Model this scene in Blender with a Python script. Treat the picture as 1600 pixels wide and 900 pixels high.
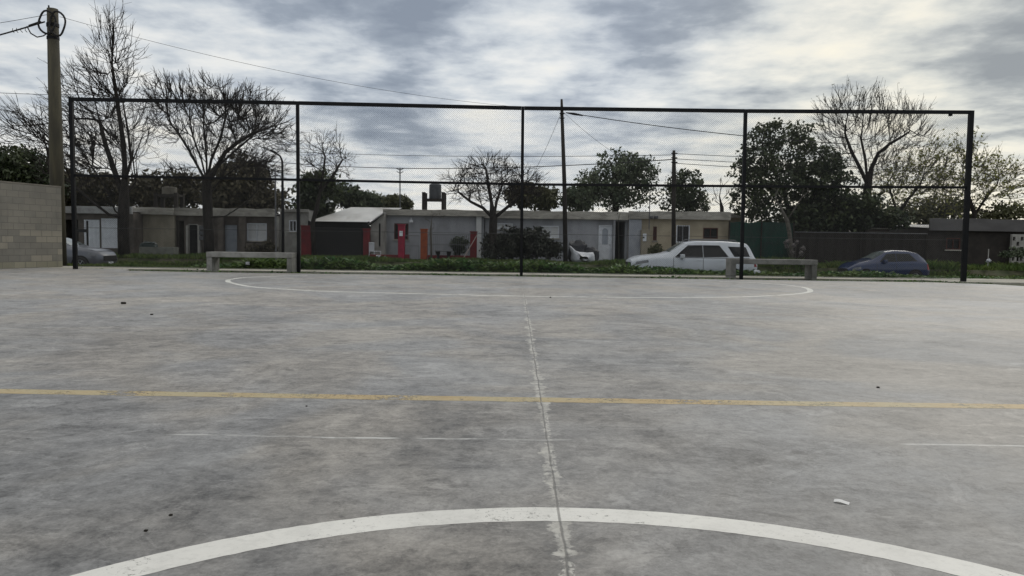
import bpy, bmesh, math, random
import numpy as np
from mathutils import Vector, Matrix

for _o in list(bpy.data.objects):
    bpy.data.objects.remove(_o)
scene = bpy.context.scene
col = scene.collection
R = math.radians
PI = math.pi

# ------------------------------------------------------------------ camera
F = 1186.0
cam_d = bpy.data.cameras.new("camera")
cam = bpy.data.objects.new("camera", cam_d)
col.objects.link(cam)
CAMP = Vector((0, 0, 1.0))
ROT = Matrix.Rotation(R(90 - 3.33), 3, 'X') @ Matrix.Rotation(R(0.81), 3, 'Z')
cam.matrix_world = Matrix.Translation(CAMP) @ ROT.to_4x4()
cam_d.sensor_width = 36.0
cam_d.lens = 36.0 * F / 1600.0
cam_d.clip_start = 0.05
cam_d.clip_end = 3000
scene.camera = cam

# ------------------------------------------------------------------ light
SUN_AZ = R(33)      # to the right of straight ahead (+Y)
SUN_EL = R(32)
STR = 0.1
sund = Vector((math.sin(SUN_AZ) * math.cos(SUN_EL), math.cos(SUN_AZ) * math.cos(SUN_EL), math.sin(SUN_EL)))
sl = bpy.data.lights.new("sun", 'SUN')
sl.energy = 0.7
sl.angle = R(25)
sl.color = (1.0, 0.95, 0.86)
so = bpy.data.objects.new("sun", sl)
col.objects.link(so)
so.rotation_euler = sund.to_track_quat('Z', 'Y').to_euler()

scene.view_settings.view_transform = 'Standard'
scene.view_settings.look = 'None'
scene.view_settings.exposure = 0.0
scene.view_settings.gamma = 1.0
scene.view_settings.use_curve_mapping = False


class NT:
    """small node helper"""
    def __init__(s, tree):
        s.t = tree
        s.n = tree.nodes
        s.l = tree.links

    def put(s, sock, v):
        if isinstance(v, bpy.types.NodeSocket):
            s.l.new(v, sock)
        elif v is not None:
            if isinstance(v, (tuple, list)) and len(v) == 3 and len(sock.default_value) == 4:
                v = (*v, 1)
            sock.default_value = v

    def node(s, typ, **kw):
        n = s.n.new(typ)
        for k, v in kw.items():
            setattr(n, k, v)
        return n

    def m(s, op, a, b=None, c=None, clamp=False):
        n = s.node('ShaderNodeMath', operation=op, use_clamp=clamp)
        s.put(n.inputs[0], a)
        if b is not None: s.put(n.inputs[1], b)
        if c is not None: s.put(n.inputs[2], c)
        return n.outputs[0]

    def sep(s, v):
        n = s.node('ShaderNodeSeparateXYZ'); s.put(n.inputs[0], v); return n.outputs

    def comb(s, x, y, z):
        n = s.node('ShaderNodeCombineXYZ')
        s.put(n.inputs[0], x); s.put(n.inputs[1], y); s.put(n.inputs[2], z)
        return n.outputs[0]

    def noise(s, vec, scale, detail=4, rough=0.55, dist=0.0, col_=False):
        n = s.node('ShaderNodeTexNoise')
        s.put(n.inputs['Vector'], vec)
        n.inputs['Scale'].default_value = scale
        n.inputs['Detail'].default_value = detail
        n.inputs['Roughness'].default_value = rough
        n.inputs['Distortion'].default_value = dist
        return n.outputs['Color' if col_ else 'Fac']

    def ramp(s, fac, stops, interp='LINEAR'):
        n = s.node('ShaderNodeValToRGB')
        n.color_ramp.interpolation = interp
        e = n.color_ramp.elements
        while len(e) < len(stops): e.new(0.5)
        for i, (p, c) in enumerate(stops):
            e[i].position = p
            if not isinstance(c, (tuple, list)): c = (c, c, c)
            e[i].color = (*c, 1)
        s.put(n.inputs[0], fac)
        return n.outputs[0]

    def mr(s, v, a, b, c=0.0, d=1.0, smooth=True):
        n = s.node('ShaderNodeMapRange')
        n.interpolation_type = 'SMOOTHSTEP' if smooth else 'LINEAR'
        s.put(n.inputs[0], v)
        for i, k in enumerate((a, b, c, d)): s.put(n.inputs[i + 1], k)
        return n.outputs[0]

    def mix(s, fac, a, b, blend='MIX'):
        n = s.node('ShaderNodeMix', data_type='RGBA', blend_type=blend)
        s.put(n.inputs['Factor'], fac)
        s.put(n.inputs[6], a); s.put(n.inputs[7], b)
        return n.outputs[2]

    def bump(s, h, strength=0.3, dist=0.01):
        n = s.node('ShaderNodeBump')
        n.inputs['Strength'].default_value = strength
        n.inputs['Distance'].default_value = dist
        s.put(n.inputs['Height'], h)
        return n.outputs[0]


# ------------------------------------------------------------------ world
world = bpy.data.worlds.new("World")
scene.world = world
world.use_nodes = True
wt = world.node_tree
for n in list(wt.nodes): wt.nodes.remove(n)
W = NT(wt)
wout = W.node('ShaderNodeOutputWorld')
wbg = W.node('ShaderNodeBackground')
wbg.inputs['Strength'].default_value = STR
W.l.new(wbg.outputs[0], wout.inputs[0])
sky = W.node('ShaderNodeTexSky', sky_type='NISHITA')
sky.sun_disc = False
sky.sun_elevation = SUN_EL
sky.sun_rotation = SUN_AZ
tc = W.node('ShaderNodeTexCoord')
D = tc.outputs['Generated']
dx, dy, dz = W.sep(D)
zc = W.m('ADD', W.m('MAXIMUM', dz, 0.0), 0.10)
u = W.m('DIVIDE', dx, zc)
v = W.m('DIVIDE', dy, zc)
q = W.comb(u, W.m('MULTIPLY', v, 0.8), 3.7)
n1 = W.noise(q, 1.4, 7, 0.50, 0.0)
n2 = W.noise(W.comb(u, W.m('MULTIPLY', v, 1.0), 11.2), 4.2, 9, 0.55, 0.10)
cl = W.m('ADD', W.m('MULTIPLY', n1, 0.5), W.m('MULTIPLY', n2, 0.5))


def lobe(az, el, w):
    d = (math.sin(R(az)) * math.cos(R(el)), math.cos(R(az)) * math.cos(R(el)), math.sin(R(el)))
    n = W.node('ShaderNodeVectorMath', operation='DOT_PRODUCT')
    W.put(n.inputs[0], D); n.inputs[1].default_value = d
    return W.mr(n.outputs['Value'], math.cos(R(w)), 1.0)


# light and heavy parts of the cloud deck
def lobes(L):
    a = None
    for (az, el, w, k) in L:
        b = W.m('MULTIPLY', lobe(az, el, w), k); a = b if a is None else W.m('ADD', a, b)
    return a


glow = lobes([(25, 15.5, 9, .12), (-2, 12.5, 7, .10), (14, 8, 9, .05), (-22, 8, 9, .04), (31, 7, 9, .045), (-30, 14, 12, .07)])
heavy = lobes([(33, 13, 6.5, .14), (-9, 17, 9, .045), (-8, 9, 5, .09), (9, 11, 6, .04), (10, 18, 7, .05), (35, 9, 5, .06), (-3, 17.5, 6, .05)])
cl = W.m('ADD', W.m('SUBTRACT', W.m('ADD', cl, glow), heavy), 0.012)
# thin bright veil low over the horizon
low = W.mr(dz, 0.03, 0.19, 0.135, 0.0)
cl = W.m('ADD', cl, low)
ccol = W.ramp(cl, [(0.35, (0.25, 0.29, 0.355)), (0.43, (0.33, 0.375, 0.44)), (0.49, (0.47, 0.515, 0.575)),
                   (0.56, (0.64, 0.68, 0.715)), (0.65, (0.83, 0.84, 0.83)), (0.80, (0.98, 0.95, 0.86))])
# towards the hidden sun brighter and warmer, behind the camera darker
nd = W.node('ShaderNodeVectorMath', operation='DOT_PRODUCT')
W.put(nd.inputs[0], D); nd.inputs[1].default_value = sund
sd = nd.outputs['Value']
face = W.mr(sd, -0.4, 0.75, 0.80, 1.0)
zen = W.mr(dz, 0.33, 0.75, 1.0, 1.45)
ccol = W.mix(W.mr(dz, 0.36, 0.7, 0.0, 0.8), ccol, (0.60, 0.585, 0.55))
fac = W.m('MULTIPLY', face, zen)
warm = W.m('MULTIPLY', lobe(34, 6, 28), 0.7)
ccol = W.mix(warm, ccol, W.mix(1.0, ccol, (1.06, 1.0, 0.84), 'MULTIPLY'))
vs = W.node('ShaderNodeVectorMath', operation='SCALE')
W.put(vs.inputs[0], ccol); W.put(vs.inputs['Scale'], W.m('MULTIPLY', fac, 1.0 / STR))
skym = W.mix(0.94, sky.outputs[0], vs.outputs[0])
W.l.new(skym, wbg.inputs[0])


# ------------------------------------------------------------------ helpers
def ray(px, py):
    return ROT @ Vector(((px - 800) / F, (450 - py) / F, -1))


def P(px, py, Y):
    d = ray(px, py); return CAMP + d * (Y / d.y)


def G(px, py, z=0.0):
    d = ray(px, py); return CAMP + d * ((z - 1.0) / d.z)


def X_(px, Y, py=385): return P(px, py, Y).x
def Z_(px, py, Y): return P(px, py, Y).z


def M(name, c1, c2=None, scale=4.0, rough=0.8, bump=0.0, bscale=None, detail=5, metal=0.0, lo=0.35, hi=0.65,
      stretch=(1, 1, 1), island=0.0, spec=0.5, trans=0.0, dirt=None):
    m = bpy.data.materials.new(name)
    m.use_nodes = True
    t = NT(m.node_tree)
    bs = m.node_tree.nodes['Principled BSDF']
    co = t.node('ShaderNodeTexCoord').outputs['Object']
    mp = t.node('ShaderNodeMapping'); t.put(mp.inputs[0], co); mp.inputs['Scale'].default_value = stretch
    vec = mp.outputs[0]
    c2 = c2 or tuple(x * 0.8 for x in c1)
    nz = t.noise(vec, scale, detail, 0.6, 0.3)
    c = t.mix(t.mr(nz, lo, hi), c1, c2)
    if dirt:
        d2 = t.noise(vec, scale * 0.23, 6, 0.65, 0.5)
        c = t.mix(t.mr(d2, 0.45, 0.7, 0, dirt[1]), c, dirt[0])
    if island:
        g = t.node('ShaderNodeNewGeometry').outputs['Random Per Island']
        f = t.mr(g, 0, 1, 1 - island, 1 + island, smooth=False)
        sc = t.node('ShaderNodeVectorMath', operation='SCALE')
        t.put(sc.inputs[0], c); t.put(sc.inputs['Scale'], f); c = sc.outputs[0]
    t.put(bs.inputs['Base Color'], c)
    bs.inputs['Roughness'].default_value = rough
    bs.inputs['Metallic'].default_value = metal
    bs.inputs['Specular IOR Level'].default_value = spec
    if bump:
        h = t.noise(vec, bscale or scale * 6, 6, 0.65)
        t.put(bs.inputs['Normal'], t.bump(h, bump, 0.02))
    if trans:
        tr = t.node('ShaderNodeBsdfTranslucent'); t.put(tr.inputs[0], c)
        mx = t.node('ShaderNodeMixShader'); mx.inputs[0].default_value = trans
        t.l.new(bs.outputs[0], mx.inputs[1]); t.l.new(tr.outputs[0], mx.inputs[2])
        t.l.new(mx.outputs[0], m.node_tree.nodes['Material Output'].inputs[0])
    return m


class MB:
    """collects faces for ONE mesh object"""
    def __init__(s):
        s.v = []; s.f = []

    def add(s, vs, fs):
        o = len(s.v); s.v += [tuple(p) for p in vs]; s.f += [tuple(o + i for i in f) for f in fs]

    def box(s, x0, x1, y0, y1, z0, z1, b=0.0, mat=None):
        if b <= 0:
            vs = [(x, y, z) for z in (z0, z1) for y in (y0, y1) for x in (x0, x1)]
            fs = [(0, 2, 3, 1), (4, 5, 7, 6), (0, 1, 5, 4), (2, 6, 7, 3), (0, 4, 6, 2), (1, 3, 7, 5)]
        else:
            bm = bmesh.new()
            bmesh.ops.create_cube(bm, size=1)
            for p in bm.verts:
                p.co = Vector((x0 + (p.co.x + .5) * (x1 - x0), y0 + (p.co.y + .5) * (y1 - y0), z0 + (p.co.z + .5) * (z1 - z0)))
            bmesh.ops.bevel(bm, geom=bm.edges[:], offset=b, segments=2, affect='EDGES', profile=0.6)
            bm.verts.index_update()
            vs = [tuple(p.co) for p in bm.verts]; fs = [[p.index for p in f.verts] for f in bm.faces]
            bm.free()
        if mat: vs = [mat @ Vector(p) for p in vs]
        s.add(vs, fs)

    def quad(s, a, b, c, d): s.add([a, b, c, d], [(0, 1, 2, 3)])

    def tube(s, pts, rad, n=6, caps=True):
        pts = [Vector(p) for p in pts]
        if not isinstance(rad, (list, tuple)): rad = [rad] * len(pts)
        up = None; vs = []; fs = []
        for i, p in enumerate(pts):
            t = (pts[min(i + 1, len(pts) - 1)] - pts[max(i - 1, 0)])
            if t.length < 1e-9: t = Vector((0, 0, 1))
            t.normalize()
            if up is None:
                up = Vector((0, 0, 1)) if abs(t.z) < .9 else Vector((1, 0, 0))
            a = up - t * up.dot(t)
            if a.length < 1e-6: a = t.orthogonal()
            a.normalize(); up = a; b = t.cross(a)
            for k in range(n):
                an = 2 * PI * k / n
                vs.append(p + (a * math.cos(an) + b * math.sin(an)) * rad[i])
        for i in range(len(pts) - 1):
            for k in range(n):
                k2 = (k + 1) % n
                fs.append((i * n + k, i * n + k2, (i + 1) * n + k2, (i + 1) * n + k))
        if caps:
            fs.append(tuple(range(n - 1, -1, -1))); o = (len(pts) - 1) * n; fs.append(tuple(range(o, o + n)))
        s.add(vs, fs)

    def cyl(s, a, b, r, n=16, r2=None): s.tube([a, b], [r, r if r2 is None else r2], n)

    def obj(s, name, mat, parent=None, smooth=False, loc=None, **tags):
        me = bpy.data.meshes.new(name)
        me.from_pydata(s.v, [], s.f); me.update()
        if smooth: me.polygons.foreach_set('use_smooth', [True] * len(me.polygons))
        o = bpy.data.objects.new(name, me); col.objects.link(o)
        me.materials.append(mat)
        if parent: o.parent = parent
        if loc is not None: o.location = loc
        for k, val in tags.items(): o[k] = val
        return o


def thing(name, label, cat, loc=(0, 0, 0), rz=0.0, group=None):
    o = bpy.data.objects.new(name, None)
    o.empty_display_size = 0.2
    o.location = loc; o.rotation_euler = (0, 0, rz)
    col.objects.link(o)
    o['label'] = label; o['category'] = cat
    if group: o['group'] = group
    return o


def rel(o, mb):
    """shift a builder made in world space into the local space of an unrotated thing"""
    l = o.location
    mb.v = [(p[0] - l[0], p[1] - l[1], p[2] - l[2]) for p in mb.v]
    return mb


# ------------------------------------------------------------------ materials
m_black = M('black_steel', (.005, .006, .008), (.009, .009, .010), 3, 0.55, spec=.2)
m_mesh = M('wire_mesh', (.035, .037, .04), (.05, .05, .05), 2, 0.5)
m_conc_bench = M('bench_concrete', (.33, .325, .305), (.23, .225, .21), 5, .85, .25, dirt=((.12, .12, .10), .6))
m_pole_conc = M('pole_concrete', (.092, .082, .052), (.055, .05, .036), 6, .9, .4, stretch=(1, 1, .12), dirt=((.035, .034, .028), .7))
m_wood_pole = M('weathered_wood', (.025, .022, .02), (.045, .04, .035), 6, .9, .4, stretch=(1, 1, .1), spec=.2)
m_galv = M('galvanised', (.09, .095, .10), (.13, .13, .14), 6, .5)
m_bark = M('bark_dark', (.022, .02, .018), (.042, .037, .033), 7, .95, .6, stretch=(1, 1, .3), spec=.15)
m_twig = M('twig_dark', (.025, .022, .02), (.042, .037, .033), 3, .95, spec=.1)
m_twig2 = M('twig_grey', (.07, .066, .058), (.11, .10, .085), 3, .95)
m_bark_pale = M('bark_pale', (.14, .13, .11), (.08, .072, .06), 9, .9, .5)
m_leafdark = M('leaf_dark', (.03, .045, .022), (.068, .085, .035), .8, .55, island=.65, trans=.25)
m_leafmid = M('leaf_mid', (.055, .078, .045), (.11, .13, .075), .8, .6, island=.6, trans=.3)
m_leafspring = M('leaf_spring', (.17, .18, .04), (.24, .24, .07), 1.0, .6, island=.4, trans=.4)
m_leafbrown = M('leaf_brown', (.05, .042, .024), (.085, .075, .042), 1.0, .7, island=.5, trans=.1)
m_leafolive = M('leaf_olive', (.06, .065, .025), (.09, .09, .04), 1.0, .7, island=.4, trans=.15)
m_hedge = M('hedge_leaf', (.022, .028, .018), (.04, .042, .03), 2.0, .7, island=.6)
m_grass = M('grass_blades', (.06, .11, .022), (.11, .145, .035), .8, .65, island=.5, trans=.25)
m_weed = M('weed_leaf', (.04, .105, .025), (.12, .175, .045), 1.1, .6, island=.55, trans=.25)
m_white = M('white_paint', (.74, .77, .82), (.64, .67, .72), 3, .5, dirt=((.3, .3, .3), .3))
m_glass = M('dark_glass', (.008, .010, .012), (.014, .015, .017), 2, .08, spec=.35)
m_dark = M('dark_interior', (.012, .012, .012), (.02, .02, .02), 3, .9)
m_red = M('red_paint', (.19, .014, .018), (.13, .012, .016), 4, .7, .2, dirt=((.06, .02, .02), .4))
m_crimson = M('crimson_paint', (.33, .01, .045), (.24, .01, .035), 4, .6)
m_orange = M('orange_paint', (.32, .075, .025), (.23, .055, .022), 5, .8, .2)
m_parapet = M('cement_parapet', (.50, .48, .43), (.36, .345, .31), 2.5, .9, .3, stretch=(1, 1, 3), dirt=((.09, .085, .075), .7))
m_zinc = M('zinc_roof', (.42, .43, .43), (.30, .30, .30), 3, .5, dirt=((.16, .14, .12), .5))
m_wall_beige = M('beige_render', (.34, .305, .24), (.26, .235, .18), 1.5, .9, .25, stretch=(1, 1, .5), dirt=((.08, .07, .055), .6))
m_wall_grey = M('grey_render', (.37, .38, .41), (.28, .29, .31), 1.5, .9, .25, stretch=(1, 1, .5), dirt=((.08, .08, .08), .55))
m_wall_brown = M('dark_brown_render', (.15, .128, .11), (.09, .078, .068), 2, .9, .3, dirt=((.03, .025, .02), .6))
m_wall_cream = M('cream_render', (.46, .40, .295), (.37, .32, .235), 1.5, .9, .25, dirt=((.13, .11, .08), .5))
m_wall_lg = M('light_grey_render', (.42, .41, .38), (.30, .29, .27), 2, .9, .25, dirt=((.10, .09, .08), .6))
m_greencloth = M('green_shade_cloth', (.008, .05, .035), (.012, .035, .027), 1.2, .8, .2)
m_reed = M('dark_reed', (.022, .019, .017), (.036, .031, .027), 9, .95, .5, stretch=(6, 1, .4))
m_rubber = M('rubber', (.015, .015, .015), (.02, .02, .02), 6, .8)


# ------------------------------------------------------------------ ground
def strip_sheet(name, prof, x0, x1, nx, mat, wob=0.0, seed=1, **kw):
    rnd = random.Random(seed); mb = MB()
    xs = [x0 + (x1 - x0) * i / nx for i in range(nx + 1)]
    vs = []
    for (y, z) in prof:
        for x in xs:
            w = wob if y < 60 else 0
            vs.append((x, y + rnd.uniform(-w, w), z + rnd.uniform(-w, w) * .25))
    n = nx + 1
    fs = [(j * n + i, j * n + i + 1, (j + 1) * n + i + 1, (j + 1) * n + i) for j in range(len(prof) - 1) for i in range(nx)]
    mb.add(vs, fs)
    return mb.obj(name, mat, smooth=True, kind='structure', **kw)


m_soil = M('soil_grass', (.045, .06, .022), (.075, .078, .038), 1.6, .95, .6, bscale=14, dirt=((.10, .085, .06), .6))
strip_sheet('ground', [(-60, -.16), (22, -.16), (23.2, -.06), (26.9, -.05), (27.55, -.02), (27.9, -.1), (28.15, -.56), (28.6, -.60), (33.6, -.52),
                       (34.2, -.4), (35.0, .08), (36, .12), (60, .14), (900, .14)], -900, 900, 600, m_soil)
m_road = M('dirt_road', (.13, .115, .095), (.09, .08, .068), 1.5, .95, .5, dirt=((.17, .16, .14), .5))
strip_sheet('road', [(28.35, -.575), (30.5, -.53), (33.7, -.505)], -120, 120, 60, m_road)
m_path = M('path_concrete', (.46, .44, .38), (.36, .345, .30), 2.2, .9, .3, dirt=((.14, .14, .08), .5))
mb = MB()
mb.box(-60, 13.6, 24.95, 26.7, -.10, .0, .01)
mb.box(13.64, 60, 24.0, 27.0, -.10, .002, .01)
mb.obj('path', m_path, kind='structure')
m_pave = M('pavement_concrete', (.26, .25, .225), (.19, .18, .16), 2.2, .9, .3, dirt=((.10, .10, .08), .7))
mb = MB(); mb.box(X_(900, 38), X_(1130, 38), 36.2, 39.9, .05, .19, .01); mb.obj('pavement', m_pave, kind='structure')


# court slab with joints, residue and trowel marks in its material
def court_material():
    m = bpy.data.materials.new('court_concrete'); m.use_nodes = True
    t = NT(m.node_tree); bs = m.node_tree.nodes['Principled BSDF']
    co = t.node('ShaderNodeTexCoord').outputs['Object']
    x, y, z = t.sep(co)
    big = t.noise(co, .22, 4, .55, .6)
    mid = t.noise(t.comb(t.m('MULTIPLY', x, 1.1), t.m('MULTIPLY', y, .8), z), .9, 9, .68, .9)
    fine = t.noise(t.comb(x, t.m('MULTIPLY', y, .9), z), 4.2, 9, .72, .7)
    sw = t.noise(t.comb(t.m('MULTIPLY', x, .7), t.m('MULTIPLY', y, 1.15), z), 1.9, 10, .70, 2.0)
    grit = t.noise(co, 60, 5, .75)
    tint = t.noise(co, .5, 3, .5, 1.0, col_=False)
    base = t.mix(t.mr(tint, .38, .62), (.266, .267, .267), (.304, .287, .263))
    k = t.m('ADD', t.mr(big, .32, .68, -.14, .12), t.mr(mid, .30, .70, -.20, .18))
    k = t.m('ADD', k, t.mr(sw, .30, .70, -.15, .16))
    k = t.m('ADD', k, t.mr(fine, .32, .68, -.19, .19))
    k = t.m('ADD', k, t.mr(t.noise(co, 16, 8, .78, .6), .34, .66, -.16, .16))
    k = t.m('ADD', k, t.mr(grit, .3, .7, -.14, .12))
    st = t.noise(t.comb(t.m('MULTIPLY', x, 1.0), t.m('MULTIPLY', y, .8), 21.0), .75, 9, .70, .5)
    k = t.m('SUBTRACT', k, t.mr(st, .53, .60, 0, .17))
    st2 = t.noise(t.comb(x, y, 31.0), 2.6, 9, .74, 1.2)
    k = t.m('SUBTRACT', k, t.mr(st2, .575, .62, 0, .18))
    pits = t.node('ShaderNodeTexVoronoi'); t.put(pits.inputs['Vector'], co); pits.inputs['Scale'].default_value = 26
    k = t.m('SUBTRACT', k, t.m('MULTIPLY', t.mr(pits.outputs['Distance'], .06, .16, .30, 0), t.mr(mid, .48, .62)))
    scr = t.m('ABSOLUTE', t.m('SUBTRACT', t.noise(t.comb(t.m('MULTIPLY', x, .5), y, 41.0), 2.2, 6, .66, 2.6), .5))
    k = t.m('ADD', k, t.m('MULTIPLY', t.mr(scr, 0, .006, .22, 0), t.mr(st2, .44, .54)))
    # pale laitance scuffs and dark thin trowel arcs
    sc = t.noise(t.comb(t.m('MULTIPLY', x, .7), y, 5.0), 1.8, 10, .74, 1.8)
    k = t.m('ADD', k, t.mr(sc, .57, .61, 0, .24))
    rid = t.m('ABSOLUTE', t.m('SUBTRACT', t.noise(t.comb(x, t.m('MULTIPLY', y, 1.5), 9.0), 1.6, 7, .62, 1.6), .5))
    ridm = t.m('MULTIPLY', t.mr(rid, 0.0, .012, 1, 0), t.mr(mid, .45, .6))
    k = t.m('SUBTRACT', k, t.m('MULTIPLY', ridm, .16))
    far_sheen = t.mr(y, 2.0, 18.0, -.14, .17, smooth=False)      # grazing sheen painted into the slab colour: darker near, paler far off
    k = t.m('ADD', k, far_sheen)
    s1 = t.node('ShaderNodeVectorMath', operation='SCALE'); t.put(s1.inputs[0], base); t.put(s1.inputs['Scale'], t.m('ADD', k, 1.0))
    c = s1.outputs[0]
    # long expansion joint
    wob = t.mr(t.noise(t.comb(0, y, 2.0), 3.0, 5, .6), .3, .7, -.006, .006, smooth=False)
    d = t.m('ADD', t.m('SUBTRACT', t.m('SUBTRACT', x, .172), t.m('MULTIPLY', y, .0049)), wob)
    ad = t.m('ABSOLUTE', d)
    side = t.m('MULTIPLY', t.m('SIGN', d), 3.0)
    wl = t.noise(t.comb(side, y, 4.0), 2.6, 9, .72)
    fade = t.mr(y, 7.0, 19.0, 1.0, .25)
    width = t.m('MULTIPLY', t.mr(wl, .40, .64, -.012, .072, smooth=False), fade)
    ragged = t.m('ADD', ad, t.m('MULTIPLY', t.m('SUBTRACT', t.noise(co, 26, 7, .75), .5), .07))
    res = t.mr(t.m('SUBTRACT', width, ragged), -.001, .005)
    res = t.m('MULTIPLY', res, t.mr(t.noise(co, 9, 5, .7), .38, .5))
    c = t.mix(t.m('MULTIPLY', res, t.mr(t.noise(co, 7, 5, .6), .35, .6, .35, .8)), c, (.58, .565, .515))
    haloN = t.mr(t.noise(co, 15, 7, .75, .8), .48, .60)
    halo = t.m('MULTIPLY', t.mr(ad, .03, .16, .45, 0), haloN)
    c = t.mix(halo, c, (.12, .12, .12))
    gw = t.mr(t.noise(t.comb(5, y, 1), 7, 4, .6), .3, .7, .002, .007)
    gr = t.m('MULTIPLY', t.mr(t.m('SUBTRACT', gw, ad), -.003, .003), t.mr(y, 15.0, 22.0, .9, .25))
    gr = t.m('MULTIPLY', gr, t.mr(t.noise(t.comb(5, y, 7), 4, 5, .6), .36, .46, .45, 1))
    c = t.mix(t.m('MULTIPLY', gr, .85), c, (.12, .117, .11))
    crumb = t.m('MULTIPLY', t.mr(t.m('ABSOLUTE', t.m('SUBTRACT', ad, .016)), .004, .016, 1, 0), t.mr(t.noise(co, 34, 6, .7), .50, .56))
    crumb = t.m('MULTIPLY', crumb, t.mr(y, 3.0, 14.0, .85, .15))
    crumb = t.m('MULTIPLY', crumb, t.mr(t.noise(t.comb(side, y, 17.0), 1.5, 5, .6), .42, .56))
    c = t.mix(crumb, c, (.60, .585, .54))
    # old chalk line across, mostly gone
    e = t.m('ADD', t.m('SUBTRACT', y, 3.835), t.mr(t.noise(t.comb(x, 0, 3), 1.5, 3), .3, .7, -.02, .02))
    ch = t.mr(t.m('ABSOLUTE', e), .008, .018, 1, 0)
    chm = None
    for (xa, xb, kk) in ((-1.74, -1.5, .6), (-1.45, -1.0, .35), (-.98, -.58, 1.0), (-.46, -.14, .75), (-.05, .30, .4), (2.02, 3.6, .75), (-6, -4.6, .5), (4.2, 6, .6)):
        b_ = t.m('MULTIPLY', t.m('MULTIPLY', t.mr(x, xa - .04, xa + .04), t.mr(x, xb - .05, xb + .05, 1, 0)), kk)
        chm = b_ if chm is None else t.m('ADD', chm, b_)
    chm = t.m('MULTIPLY', chm, t.mr(t.noise(t.comb(x, y, 3.3), 12, 5, .7), .35, .55, .35, .95))
    c = t.mix(t.m('MULTIPLY', ch, chm), c, (.60, .60, .58))
    # thin crack along the same line
    ck = t.mr(t.m('ABSOLUTE', t.m('ADD', e, .012)), .001, .0045, .45, 0)
    c = t.mix(ck, c, (.11, .11, .11))
    # far-side pale tracks
    t.put(bs.inputs['Base Color'], c)
    rn = t.m('ADD', t.mr(mid, .3, .7, .50, .66), t.mr(fine, .3, .7, -.05, .06))
    t.put(bs.inputs['Roughness'], rn)
    bs.inputs['Specular IOR Level'].default_value = .5
    h = t.m('ADD', t.m('MULTIPLY', fine, .6), t.m('MULTIPLY', grit, .25))
    h = t.m('ADD', h, t.m('MULTIPLY', sw, .7))
    h = t.m('SUBTRACT', h, t.m('MULTIPLY', gr, .8))
    h = t.m('ADD', h, t.m('MULTIPLY', res, .25))
    t.put(bs.inputs['Normal'], t.bump(h, .30, .012))
    return m


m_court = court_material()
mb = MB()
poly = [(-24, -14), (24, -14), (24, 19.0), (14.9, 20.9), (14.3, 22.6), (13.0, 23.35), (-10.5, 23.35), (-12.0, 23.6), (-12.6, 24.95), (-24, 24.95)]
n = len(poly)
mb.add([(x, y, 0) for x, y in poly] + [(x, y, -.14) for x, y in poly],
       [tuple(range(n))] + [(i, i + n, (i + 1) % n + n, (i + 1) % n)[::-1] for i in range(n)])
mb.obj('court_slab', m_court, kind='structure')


def paint_mat(name, c1, c2, worn, edge=0.25):
    """line paint with worn-through patches that show the slab"""
    m = bpy.data.materials.new(name); m.use_nodes = True
    t = NT(m.node_tree); bs = m.node_tree.nodes['Principled BSDF']
    co = t.node('ShaderNodeTexCoord').outputs['Object']
    a = t.noise(co, 1.3, 6, .6); b = t.noise(co, 30, 7, .75)
    c = t.mix(t.mr(a, .35, .65), c1, c2)
    c = t.mix(t.mr(b, .48, .72, 0, .6), c, tuple(x * .66 for x in c1))
    c = t.mix(t.mr(t.noise(co, 5, 8, .7), .5, .68, 0, .45), c, tuple(x * .7 for x in c1))
    t.put(bs.inputs['Base Color'], c); bs.inputs['Roughness'].default_value = .6
    w = t.m('ADD', t.m('MULTIPLY', b, .5), t.m('MULTIPLY', t.noise(co, 2.1, 5, .6), .5))
    al = t.mr(w, worn, worn + .06, 1, 0)
    x, y, z = t.sep(co)
    d = t.m('ABSOLUTE', t.m('SUBTRACT', t.m('SUBTRACT', x, .172), t.m('MULTIPLY', y, .0049)))
    al = t.m('MULTIPLY', al, t.mr(d, .003, .007, .35, 1))
    al = t.m('MULTIPLY', al, t.mr(t.m('ADD', t.m('MULTIPLY', t.noise(co, 45, 7, .8), .55), t.m('MULTIPLY', t.noise(co, 2.3, 4, .6), .45)), .555, .62, 1, edge))
    t.put(bs.inputs['Alpha'], al)
    return m


def ribbon(pts, w, z=.0008, jit=.004, seed=3, closed=False):
    rnd = random.Random(seed); mb = MB(); L = []; n = len(pts)
    for i, p in enumerate(pts):
        a = Vector(pts[(i - 1) % n] if closed or i > 0 else pts[i]); b = Vector(pts[(i + 1) % n] if closed or i < n - 1 else pts[i])
        t = (b - a).normalized(); nn = Vector((-t.y, t.x))
        ww = w(i / n) if callable(w) else w
        L.append((Vector(p) + nn * (ww / 2 + rnd.uniform(-jit, jit)), Vector(p) - nn * (ww / 2 + rnd.uniform(-jit, jit))))
    vs = [(q.x, q.y, z) for ab in L for q in ab]
    fs = [(2 * i, 2 * i + 1, 2 * ((i + 1) % n) + 1, 2 * ((i + 1) % n)) for i in range(n if closed else n - 1)]
    mb.add(vs, [f[::-1] for f in fs]); return mb


def smoothpath(pts, k=8):
    out = []; n = len(pts); pts = [Vector(p) for p in pts]
    for i in range(n - 1):
        p0, p1, p2, p3 = pts[max(i - 1, 0)], pts[i], pts[i + 1], pts[min(i + 2, n - 1)]
        for j in range(k):
            s = j / k
            out.append(.5 * ((2 * p1) + (p2 - p0) * s + (2 * p0 - 5 * p1 + 4 * p2 - p3) * s * s + (3 * p1 - p0 - 3 * p2 + p3) * s ** 3))
    out.append(pts[-1]); return out


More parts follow.
